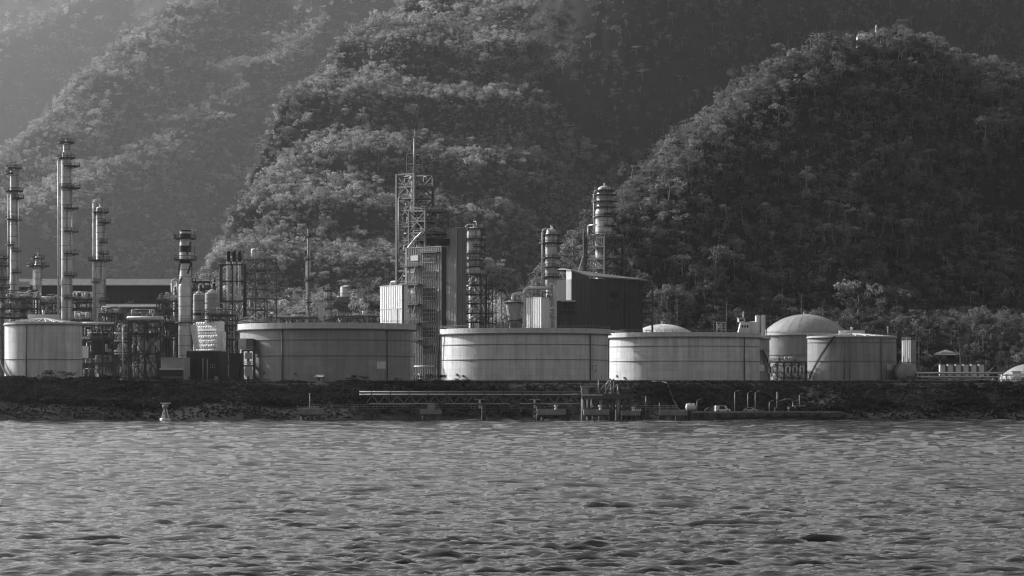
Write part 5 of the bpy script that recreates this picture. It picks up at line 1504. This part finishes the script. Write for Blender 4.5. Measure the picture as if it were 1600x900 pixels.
# catwalk
D = 998; s = S(D)
t = T('catwalk', 'low railed catwalk linking the concrete dolphins before the truss bridge', 'catwalk', (X(700, D), D, 0))
x0, x1 = (487-700)*s, (915-700)*s; z = Z(638, D)
nb = 28
t.part('deck', MB().bx(x0, x1, -.7, .7, z-.14, z), M['steel_mid'])
for k in range(nb):
    a, b = x0+(x1-x0)*k/nb, x0+(x1-x0)*(k+1)/nb
    t.part('railing_bay', rail_line(MB(), [(a, -.7, z), (b, -.7, z)], 1.15, .75, .09), M['galv'] if 3 < k < 10 or k % 4 == 0 else M['steel_mid'])
    if k % 2 == 0: t.part('girder_bay', MB().beam((a, -.6, z-1.1), ((a+b)/2, -.6, z-.16), .12).beam(((a+b)/2, -.6, z-.16), (b, -.6, z-1.1), .12).beam((a, -.6, z-1.1), (b, -.6, z-1.1), .16), M['steel_mid'])
# mooring dolphins
def dolphin(label, px, D, wpx, ytop, ybot, bollard=True, cap2=0, pole=0, fender=False):
    s = S(D); t = T('mooring_dolphin', label, 'mooring dolphin', (X(px, D), D, 0), group='concrete dolphins')
    w = wpx*s; zt, zb = Z(ytop, D), max(.35, Z(ybot, D))
    t.part('cap', MB().bx(-w/2, w/2, -2.4, 2.4, zb, zt), M['concrete'])
    t.part('soffit', MB().bx(-w/2+.3, w/2-.3, -2.1, 2.1, zb-.3, zb-.01), M['concrete_wet'])
    n = max(2, int(w/2.2))
    for k in range(n):
        for y in (-1.5, 1.5):
            x = -w/2+w*(k+.5)/n
            t.part('pile', MB().tube((x, y, -3), (x, y, zb-.28), .45, n=10), M['concrete_wet'])
    if bollard:
        t.part('bollard', MB().lathe([(.5, zt), (.35, zt+.3), (.35, zt+.8), (.6, zt+1), (.6, zt+1.2), (.02, zt+1.3)], 14, c=(w*.15, -1)), M['pipe'])
    if cap2: t.part('hook_block', MB().bx(-1, 1.2, -1.2, 1.2, zt+.01, zt+cap2), M['concrete'])
    if pole: t.part('light_pole', MB().tube((-w*.05, 0, zt), (-w*.05, 0, zt+pole), .14, .1, 8).tube((-w*.05, 0, zt+pole), (-w*.05, 0, zt+pole+.4), .25, n=8), M['galv'])
    if fender: t.part('fender', MB().bx(w/2+.02, w/2+.9, -2.2, -1, -.6, zt-.2), M['black'])
dolphin('leftmost concrete dolphin with a light pole at the end of the catwalk', 486, 996, 40, 638, 647.5, False, 0, 4.2)
dolphin('concrete dolphin with a pale hook block under the truss bridge', 673, 994, 34, 640, 647, False, 1.9)
dolphin('concrete dolphin just right of the tall banded gauge post', 862, 993, 44, 639.5, 648, True, 0, 0, True)
dolphin('bulky dolphin below the loading platform', 932, 990, 40, 640, 648, True, 0, 0, True)
dolphin('dark dolphin at the right foot of the loading platform', 985, 992, 30, 642, 649, True, 0, 0, True)
dolphin('rightmost low dolphin before the yard quay', 1052, 994, 44, 641, 649, False, 0, 0, True)
t = T('bridge_trestle', 'small dark trestle under the left half of the catwalk', 'pier', (X(577, 998), 999.8, 0))
for x in (-.9, .9): t.beam('leg', (x*1.6, 0, -2), (x*.6, 0, Z(640, 998)), .35, M['steel'])
t.part('foot', MB().bx(-1.8, 1.8, -.8, .8, -1, .5), M['concrete_wet'])
# loading platform with arms
D = 1000; s = S(D)
t = T('loading_platform', 'dark two-level loading platform with upright arms at the end of the truss bridge', 'jetty', (X(945, D), D, 0))
zd = Z(617, D); zl = Z(624, D)
t.part('upper_deck', MB().bx(-36*s, 44*s, -5, 6, zl, zd), M['concrete_wet'])
t.part('kerb', MB().bx(-36*s, -4*s, -5.3, -5.02, zd-.3, zd+.25), M['galv'])
for k in range(9):
    x = (-34+k*9)*s
    for y in (-4, 4): t.part('pile', MB().tube((x, y, -3), (x, y, zl-.01), .55, n=10), M['concrete_wet'] if k % 3 else M['concrete'])
t.part('lower_beam', MB().bx(-34*s, 36*s, -4.4, -3.6, Z(640, D), Z(636, D)), M['concrete_wet'])
for x in (-22*s, -28*s): t.part('white_pile', MB().tube((x, -4.8, Z(638, D)), (x, -4.8, zl-.02), .28, n=8), M['pipe'])
t.part('control_hut', MB().bx(-37*s, -26*s, -3, 1, zd+.02, zd+2.4), M['concrete'])
t.part('hut_roof', MB().bx(-38*s, -22*s, -3.4, 1.4, zd+2.42, zd+2.7), M['galv'])
t.part('railing', rail_line(MB(), [(-20*s, -4.8, zd), (42*s, -4.8, zd)], 1.1, 1.2), M['steel_mid'])
for k, x in enumerate((2, 9, 14, 20)):
    h = (3.6, 5.2, 5.0, 3.2)[k]
    t.part('loading_arm', MB().pipe([(x*s, -2, zd), (x*s, -2, zd+h), (x*s-1.6-k*.3, -2.4, zd+h*.45)], .2, .5).tube((x*s, -2, zd), (x*s, -2, zd+.8), .5, n=10), M['galv'] if k % 2 else M['steel_mid'])
t.part('gangway', MB().beam((-1*s, -3, zd+.3), (8*s, -3, zd+3.8), .6, .2), M['galv'])
t.part('light_pole', MB().tube((-10*s, 0, zd), (-10*s, 0, zd+4.6), .14, .1, 8), M['galv'])
# second low catwalk to the right with white drums
D = 997; s = S(D)
t = T('catwalk', 'short pale railed catwalk right of the loading platform', 'catwalk', (X(1010, D), D, 0))
x0, x1, z = -42*s, 48*s, Z(639.5, D)
t.part('deck', MB().bx(x0, x1, -.7, .7, z-.3, z), M['steel_mid'])
for k in range(9): t.part('railing_bay', rail_line(MB(), [(x0+(x1-x0)*k/9, -.7, z), (x0+(x1-x0)*(k+1)/9, -.7, z)], 1.2, .6, .1), M['galv'])
for k in range(7): t.part('float_block', MB().bx((-30+k*3.2)*s, (-27.6+k*3.2)*s, -1.1, -.75, z-.5, z+.15), M['white'])
for x in (-20, 0, 22, 40): t.part('pile', MB().tube((x*s, 0, -3), (x*s, 0, z-.3), .4, n=10), M['concrete_wet'])
for x, h in ((-1, 4), (20, 2)): t.part('light_pole', MB().tube((x*s, -.9, .2), (x*s, -.9, z+h), .1, n=6), M['galv'])
# channel beacon
D = 985; s = S(D)
t = T('channel_beacon', 'white skirted beacon float standing in the water near the left bank', 'beacon', (X(258.5, D), D, 0))
t.part('float', MB().lathe([(.02, -.8), (1.6, -.8), (1.75, .1), (1.6, .5), (.02, .55)], 20), M['white'])
for k in range(4):
    a = R(45+90*k); t.beam('leg', (1.35*math.cos(a), 1.35*math.sin(a), .5), (.5*math.cos(a), .5*math.sin(a), 3.4), .26, M['white'])
t.part('skirt', MB().lathe([(1.25, .55), (.75, 2.6), (.5, 3.3)], 6, a0=R(130), a1=R(270), smooth=False), M['white'])
t.part('ring', MB().ring(.6, .95, 1.9, 2.1, 12), M['steel'])
t.part('lantern_deck', MB().lathe([(.02, 3.3), (.6, 3.35), (.6, 3.7), (.9, 3.75), (.9, 4.7), (.02, 4.75)], 14), M['galv'])
t.part('topmark', MB().bx(-1.6, 1.6, -.15, .15, 4.9, 5.25).tube((0, 0, 4.7), (0, 0, 4.95), .2, n=8), M['white'])
# guard hut
D = 1070; s = S(D); gz = gzat(501, D)
t = T('guard_hut', 'tiny gable-roofed hut on the bank before the grey tank', 'hut', (X(501, D), D, gz-.3), R(-25))
h = Z(589, D)-gz+.3
t.part('wall', MB().bx(-1.1, 1.1, -1, 1, 0, h), M['concrete'])
t.part('roof', MB().add([(-1.7,-1.6,h),(1.7,-1.6,h),(1.7,1.6,h),(-1.7,1.6,h),(-1.7,0,h+.8),(1.7,0,h+.8)],[(0,1,5,4),(2,3,4,5),(0,4,3),(1,2,5),(3,2,1,0)]), M['roof'])
t.part('window', MB().bx(-.4, .4, -1.08, -1.003, h*.5, h*.8), M['glass'])
t.part('door', MB().bx(1.102, 1.16, -.5, .4, 0, h*.75), M['wood'])
# quay of the lower yard
D = 1022; s = S(D)
t = T('quay', 'dark low quay edge of the yard right of the loading platform', 'quay', (X(1170, D), D, 0))
for k in range(26):
    x0 = (-115+k*10)*s
    t.part('fender_panel', MB().bx(x0+.05, x0+10*s-.05, -1.2+.1*(k % 3), 1, -1.5, 2.1-.12*(k % 2)), M['concrete_wet'])
t.part('kerb', MB().bx(-115*s, 145*s, -.5, .6, 2.14, 2.42), M['concrete'])
for k in range(9): t.part('tyre_fender', MB().ring(.3, .75, 0, .35, 14), M['black']).matrix_basis = Matrix.Translation(((-100+k*26)*s, -1.25, 1.0)) @ Matrix.Rotation(R(90), 4, 'X')
# yard things
def car(label, px, D, paint, kind='car', rz=0.0, L=4.4, H=1.5, group=None):
    gz = gzat(px, D); t = T(kind, label, kind.replace('parked_', ''), (X(px, D), D, gz), rz, group)
    W = 1.8
    if kind == 'van':
        pr = [(-L/2,.35),(L/2,.35),(L/2,.95),(L/2-.9,1.15),(L/2-1.5,H),(-L/2+.15,H+.03),(-L/2,H-.25)]
    else:
        pr = [(-L/2,.35),(L/2,.35),(L/2,.8),(L/2-1.1,.92),(L/2-1.9,H),(-L/2+1.0,H),(-L/2+.25,.98),(-L/2,.9)]
    n = len(pr)
    V = [(x, -W/2, z) for x, z in pr]+[(x, W/2, z) for x, z in pr]
    t.part('body', MB().add(V, [tuple(range(n)), tuple(reversed(range(n, 2*n)))]+[(i, n+i, n+(i+1) % n, (i+1) % n) for i in range(n)]), paint)
    t.part('side_window', MB().add([(-L*.28,-W/2-.02,.98),(L*.18,-W/2-.02,.98),(L*.07,-W/2-.02,H-.12),(-L*.24,-W/2-.02,H-.12)],[(0,1,2,3)]), M['glass'])
    for x in (-L*.32, L*.32):
        for y in (-W/2, W/2):
            t.part('wheel', MB().tube((x, y-.12, .34), (x, y+.12, .34), .34, n=14), M['black'])
    for y in (-.6, .6): t.part('headlight', MB().box((L/2, y, .72), (.08, .3, .16)), M['white'])
    return t
M['paint_white'] = mat('car_white', .7, .3, var=.05); M['paint_dark'] = mat('car_dark', .05, .3, var=.1); M['paint_grey'] = mat('car_grey', .35, .3, var=.1)
car('white van parked in the lower yard between tank trailer and light poles', 1129, 1036, M['paint_white'], 'van', R(8), 4.8, 2.1)
car('pale car parked right of the tallest yard light pole', 1173, 1034, M['paint_grey'], 'car', R(-15))
car('dark car parked left of the white van', 1112, 1040, M['paint_dark'], 'car', R(5))
D = 1038; s = S(D); gz = gzat(1079, D)
t = T('tank_trailer', 'white cylindrical tank lying at the foot of the slanting pipe', 'tank', (X(1079, D), D, gz))
vessel(t, (0, 0, 1.6), 1.15, 2.4, M['white'], 'barrel', 'x')
for x in (-.9, .9): t.part('saddle', MB().bx(x-.2, x+.2, -.9, .9, 0, .8), M['steel'])
t.part('manhole', MB().tube((0, 0, 2.6), (0, 0, 3), .35, n=10), M['steel'])
D = 1060; s = S(D)
t = T('slope_pipe', 'pale slanting pipe running down the bank to the yard tank', 'pipe', (X(1040, D), D, 0))
pts = [(X(px, D-dd)-X(1040, D), -dd, float(ground(np.array([X(px, D-dd)]), np.array([D-dd]))[0])+.5) for px, dd in ((1018, -12), (1042, -10), (1052, 0), (1062, 8), (1072, 20))]
t.part('pipe', MB().pipe(pts, .26, 1.5), M['jetty_pipe'])
for k in (1, 2, 3): t.part('pipe_support', MB().bx(pts[k][0]-.2, pts[k][0]+.2, pts[k][1]-.4, pts[k][1]+.4, pts[k][2]-1.2, pts[k][2]-.3), M['concrete'])
for k, (px, D, yt, lab) in enumerate(((1148, 1026, 613, 'brightest yard lamp post, right of the white van'), (1168.5, 1040, 614, 'middle yard lamp post beside the pale car'), (1180, 1040, 613.5, 'yard lamp post right of the pale car'), (1089, 1044, 626, 'short thin post right of the white yard tank'), (1202, 1044, 628, 'short post left of the leaning crane in the yard'), (1249, 1042, 617, 'lamp post above the pale shed at the right of the yard'))):
    gz = gzat(px, D); t = T('lamp_post', lab, 'lamp post', (X(px, D), D, gz), group='lamp posts in the lower yard'); h = Z(yt, D)-gz
    t.part('shaft', MB().tube((0,0,0),(0,0,h),.13,.09,8), M['galv'])
    t.part('arm', MB().beam((0,0,h),(.9,0,h+.5),.09), M['galv'])
    t.part('lamp_head', MB().box((1.1,0,h+.52),(.7,.3,.16)), M['galv'])
D = 1044; gz = gzat(1215, D); s = S(D)
t = T('derrick', 'dark post with slanting boom and pipe bend in the lower yard', 'crane', (X(1215, D), D, gz))
h = Z(612, D)-gz
t.part('post', MB().tube((0,0,0),(0,0,h),.4,.3,10), M['steel_mid'])
t.part('boom', MB().beam((0,-.3,h*.55),(-17*s,-.3,h*.98),.22), M['steel'])
t.part('pipe_arm', MB().pipe([(1*s,0,h*.5),(12*s,0,h*.62),(24*s,0,h*.62),(25*s,0,0)],.26,1), M['steel_mid'])
t.part('cabin', MB().bx(-.9,.9,-.9,.9,0,1.4), M['steel'])
D = 1036; gz = gzat(1251, D)
t = T('shed', 'small pale shed at the right end of the lower yard', 'shed', (X(1251, D), D, gz))
t.part('wall', MB().bx(-2.4, 1.4, -1, 1, 0, 1.6), M['white']); t.part('roof', MB().bx(-2.6, 1.6, -1.2, 1.2, 1.61, 1.8), M['roof'])
t.part('annex', MB().bx(-4.0, -2.42, -.8, .8, 0, 1.4), M['concrete']); t.part('door', MB().bx(-.6, .2, -1.08, -1.003, 0, 1.3), M['mid_clad'])
D = 1046; gz = gzat(1325, D)
t = T('beach_shelter', 'little pale roofed shelter on the dark right bank', 'shelter', (X(1509, 1050), 1050, gzat(1509, 1050)))
h = Z(621.5, 1050)-gzat(1509, 1050)
t.part('roof', MB().lathe([(1.7, h), (.02, h+.8)], 6, smooth=False), M['white'])
t.part('post', MB().tube((0,0,-.3),(0,0,h+.5),.14,n=8), M['wood'])
t.part('table', MB().tube((0,0,.7),(0,0,.8),.7,n=12), M['concrete'])

# riprap: boulders along the water's edge
rocks = []
for k in range(5):
    g = random.Random(90+k); bm = bmesh.new(); bmesh.ops.create_icosphere(bm, subdivisions=1, radius=1)
    for v in bm.verts: v.co *= g.uniform(.7, 1.2); v.co.z *= .8
    me = bpy.data.meshes.new('rock'); bm.to_mesh(me); bm.free(); me.materials.append(M['rock']); rocks.append(me)
g = random.Random(5)
def put_rock(parent, x, y, sc):
    z = float(ground(np.array([x]), np.array([y]))[0])
    o = bpy.data.objects.new('rock', rocks[g.randint(0, 4)]); COL.objects.link(o); o.parent = parent
    o.location = (x, y, z+sc*.12); o.rotation_euler = (g.uniform(0, 6), g.uniform(0, 6), g.uniform(0, 6))
    o.scale = (sc*g.uniform(.8, 1.4), sc*g.uniform(.7, 1.1), sc*g.uniform(.7, 1.0))
for k in range(300):
    px = g.uniform(-10, 560) if k < 205 else g.uniform(1285, 1610)
    y = 1021+abs(g.gauss(0, 8)); put_rock(plain, X(px, y), y, g.uniform(.45, .95))
# the many smaller stones between them are one mass
gg = np.random.default_rng(17); V = []; Fc = []
base_v = [np.array([v.co[:] for v in me.vertices]) for me in rocks]; base_f = [[tuple(p.vertices) for p in me.polygons] for me in rocks]
N = 1500
pxs = np.where(gg.uniform(0, 1, N) < .65, gg.uniform(-40, 590, N), gg.uniform(1270, 1640, N)); yy = 1018+np.abs(gg.normal(0, 9, N)); xx = (pxs-800)/F*yy; zz_ = ground(xx, yy)
for k in range(N):
    i = k % 5; sc = gg.uniform(.2, .55); a = gg.uniform(0, 6.28); ca, sa = math.cos(a), math.sin(a)
    P = base_v[i]*sc; o = len(V)
    V.extend(((xx[k]+p[0]*ca-p[1]*sa), (yy[k]+p[0]*sa+p[1]*ca), zz_[k]+p[2]+.05) for p in P)
    Fc.extend(tuple(o+j for j in f) for f in base_f[i])
me = bpy.data.meshes.new('riprap'); me.from_pydata(V, [], Fc); me.materials.append(M['rock'])
o = bpy.data.objects.new('riprap', me); COL.objects.link(o); tag(o, 'loose stones along the foot of the bank', kind='stuff')

# scrub on the bank
scr = bpy.data.collections.new('scrub_kinds')
for k in range(4):
    me = crown_mesh('scrub_kind', 170, .075, 5+k, M['leaf_scrub'], 70+k, .8, .12)
    scr.objects.link(bpy.data.objects.new('scrub_kind', me))
gg = np.random.default_rng(23); N = 12000
u_ = gg.uniform(0, 1, N)
pxs = np.where(u_ < .5, gg.uniform(-120, 580, N), np.where(u_ < .74, gg.uniform(555, 1030, N), gg.uniform(1225, 1720, N)))
yy = np.where(u_ < .5, gg.uniform(1032, 1078, N), np.where(u_ < .74, gg.uniform(1024, 1074, N), gg.uniform(1026, 1078, N)))
xx = (pxs-800)/F*yy
hh = gg.uniform(.9, 2.2, N)*(.6+.9*vnoise(xx/9, yy/9, 31))
hh = np.where((pxs > 478) & (pxs < 524) & (yy > 1056), .3, hh)
up = (yy > 1058)
hh = np.where(up, hh*np.where(pxs < 170, 1.15, .5), hh)
wdt = hh*gg.uniform(1.2, 2.0, N)
scatter('scrub', np.stack([xx, yy, ground(xx, yy)-.15], -1), np.stack([wdt, wdt, hh], -1), 'dark scrub covering the shore bank', scr, 9)
# dark bank scrub behind yard
N = 1300; yy = gg.uniform(1054, 1076, N); pxs = gg.uniform(1000, 1310, N); xx = (pxs-800)/F*yy; hh = gg.uniform(.5, 1.3, N)
scatter('scrub', np.stack([xx, yy, ground(xx, yy)-.1], -1), np.stack([hh*2, hh*2, hh], -1), 'low dark scrub on the bank behind the lower yard', scr, 10)
# ------------------------------------------------------------------ trees one can tell apart
KIND = []
for k in range(6):
    KIND.append((crown_mesh('crown', 620, .036, (9, 12, 7, 14, 10, 6)[k], M['leaf_near'], 200+k, (.75, .8, .6, .85, .7, .6)[k], (.3, .25, .5, .2, .35, .6)[k]), trunk_mb(60+k, .03, .6, 6).mesh('trunk', M['trunk'])))
PLACED = []
def tree(label, px, D, h, w, k, group, cat='tree', name='tree'):
    x = X(px, D); gz = float(ground(np.array([x]), np.array([float(D)]))[0])
    o = bpy.data.objects.new(name, None); COL.objects.link(o); o.location = (x, D, gz-.2)
    g = random.Random(int(px*13+D)); o.rotation_euler = (0, 0, g.uniform(0, 6.28)); o.scale = (w, w, h)
    tag(o, label, cat, group, 'thing')
    for nm, me in zip(('crown', 'trunk'), KIND[k]):
        c = bpy.data.objects.new(nm, me); COL.objects.link(c); c.parent = o
g = random.Random(77)
ORD = 'first second third fourth fifth sixth seventh eighth ninth tenth eleventh twelfth thirteenth fourteenth fifteenth sixteenth seventeenth eighteenth nineteenth twentieth twenty-first twenty-second twenty-third twenty-fourth twenty-fifth twenty-sixth'.split()
zones = [  # columns, distances, count, place
    (1025, 1110, 1450, 1492, 16, 'round tree between dark hall and white stepped building', 'trees right of the dark hall'),
    (1110, 1200, 1450, 1495, 14, 'leafy tree behind the white stepped building', 'trees behind the white stepped building'),
    (1290, 1400, 1450, 1495, 22, 'leafy tree behind the grey stair tank and the dome', 'trees behind the grey stair tank'),
    (1400, 1500, 1425, 1495, 24, 'dark tree around the slim white tower and pavilion', 'trees around the pavilion'),
    (1500, 1620, 1415, 1495, 26, 'dark tree at the right edge behind the pipe rack', 'trees at the right edge'),
    (425, 480, 1450, 1492, 10, 'dark rounded tree right of the stepped open frame', 'trees beside the open frame'),
    (485, 600, 1465, 1500, 16, 'small tree on the slope around the white water tank', 'trees around the water tank'),
    (745, 850, 1440, 1492, 15, 'tree behind the tapering vessel', 'trees behind the tapering vessel'),
    (60, 300, 1470, 1492, 16, 'dark tree in front of the long warehouse', 'trees before the warehouse'),
    (1200, 1290, 1470, 1500, 8, 'tree peeping over the dome of the domed tank', 'trees above the dome'),
]
for (a, b, d0, d1, n, lab, grp) in zones:
    spots = sorted(g.uniform(a, b) for k in range(n))
    for k in range(n):
        h = g.uniform(7, 13)
        tree(('tall ' if h > 11 else 'low ' if h < 9 else '')+lab+', '+ORD[k]+' from the left', spots[k], g.uniform(d0, d1), h if a != 60 else h*.6, h*g.uniform(.85, 1.25), g.randint(0, 5), grp)
for (px, D, h, w, k, lab) in ((1340, 1500, 17, 19, 1, 'broadest light-edged tree above the domed tank on the near slope'), (1115, 1480, 15, 16, 3, 'tall round tree glowing on its left edge above the small equipment frame'), (1540, 1440, 15, 15, 5, 'spreading pale-leaved tree near the right edge'), (452, 1470, 15, 15, 1, 'large dark tree touching the right side of the stepped open frame'),
                              (1222, 1560, 16, 17, 3, 'large light-edged tree standing on the lit slope above the dome'), (560, 1545, 14, 22, 0, 'wide dark tree behind the small white water tank')):
    tree(lab, px, D, h, w, k, None)
# palm
D = 1420; px = 783; x = X(px, D); gz = gzat(px, D)
o = T('palm_tree', 'palm tree with a ragged crown between the slab tower and the tapering vessel', 'palm', (x, D, gz-.2))
h = Z(452, D)-gz
pts = [(0, 0, 0), (.3, 0, h*.4), (.2, 0, h*.75), (0, 0, h)]
mb = MB()
for a, b, r0, r1 in zip(pts[:-1], pts[1:], (.4, .33, .28), (.33, .28, .24)): mb.tube(a, b, r0, r1, 8, False)
o.part('trunk', mb, M['trunk'])
g = random.Random(3)
for k in range(18):
    a = g.uniform(0, 6.28); el = g.uniform(-.2, 1.1); mb = MB(); L_ = g.uniform(3.6, 5)
    pp = []
    for j in range(6):
        f = j/5; pp.append(Vector((math.cos(a)*L_*f*math.cos(el*.6), math.sin(a)*L_*f*math.cos(el*.6), h+L_*(math.sin(el)*f-.75*f*f))))
    sd = Vector((-math.sin(a), math.cos(a), 0))
    for p, q, wv in zip(pp[:-1], pp[1:], (.35, .75, .8, .65, .35)):
        for sgn in (-1, 1):
            mb.add([p, q, q+sd*sgn*wv*.8-Vector((0,0,.3*wv)), p+sd*sgn*wv-Vector((0,0,.35*wv))], [(0, 1, 2, 3)])
    o.part('frond', mb, M['leaf_palm'])
# bushes on the bank edge
bush = [(crown_mesh('crown', 1700, .028, 16+k*3, M['leaf_scrub'], 300+k, .9, .12)) for k in range(3)]
edge = [(px_, 1067+dd, w_, h_, lab_) for px_, dd, w_, h_, lab_ in ((192, 2, 7, 2.6, 'rounded bush before the pale pipe frame'), (214, 0, 5, 2.0, 'small bush before the dark cross-braced rack'), (240, 3, 6, 2.9, 'upright bush at the right foot of the cross-braced rack'), (268, 0, 8, 2.0, 'wide low bush before the small ribbed shed'), (300, 2, 5, 2.6, 'bush before the left end of the dark hall'), (330, 1, 7, 1.8, 'low bush before the right end of the dark hall'), (362, 3, 6, 2.8, 'bush left of the narrow access tower'), (408, 2, 8, 2.2, 'bush at the left foot of the grey tank'), (446, 1, 6, 1.7, 'small bush left of the tiny hut'), (540, 2, 7, 2.4, 'bush right of the tiny hut'), (720, 1, 8, 2.0, 'low bush below the sunlit flank of the lettered tank'), (1420, 0, 9, 3.0, 'dark bush below the round-ended vessel'), (1530, 1, 8, 2.6, 'bush below the long pipe rack'))]
for k, (px, D, w, h, lab) in enumerate(edge + list(((88, 1066, 16, 5.0, 'broad dark bush mound before the cone-roofed tank'), (165, 1068, 13, 3.2, 'low bush on the bank left of the dark pipe rack'), (28, 1068, 9, 2.4, 'low bush at the left foot of the cone-roofed tank'), (560, 1068, 9, 3.2, 'bush on the bank below the grey tank sign'), (672, 1068, 13, 3.6, 'dark bush between the grey tank and the lettered tank'), (615, 1066, 8, 2.2, 'small bush left of the start of the truss bridge'),
                                         (1350, 1040, 9, 3, 'pale bush low on the right bank'), (1475, 1034, 8, 3, 'light bush near the water on the right bank'), (1580, 1045, 14, 4.2, 'broad bush at the right end of the bank')))):
    gz = gzat(px, D); o = bpy.data.objects.new('bush', None); COL.objects.link(o); o.location = (X(px, D), D, gz-.3); o.scale = (w, w*.6, h)
    tag(o, lab, 'bush', 'bushes on the bank', 'thing')
    c = bpy.data.objects.new('foliage', bush[k % 3]); COL.objects.link(c); c.parent = o
    c = bpy.data.objects.new('stem', KIND[k % 6][1]); COL.objects.link(c); c.parent = o; c.scale = (.5, .5, .7)
# ------------------------------------------------------------------ haze
hm = bpy.data.materials.new('haze_air'); hm.use_nodes = True
hn = hm.node_tree; hn.nodes.clear()
ho = hn.nodes.new('ShaderNodeOutputMaterial'); hv = hn.nodes.new('ShaderNodeVolumePrincipled')
hv.inputs['Color'].default_value = (0.92, 0.92, 0.92, 1)
hv.inputs['Density'].default_value = 0.000024
hv.inputs['Anisotropy'].default_value = 0.8
hn.links.new(hv.outputs[0], ho.inputs['Volume'])
hz = single('haze', MB().bx(-19000, 19000, -19000, 19000, -200, 2150), hm, kind='stuff')
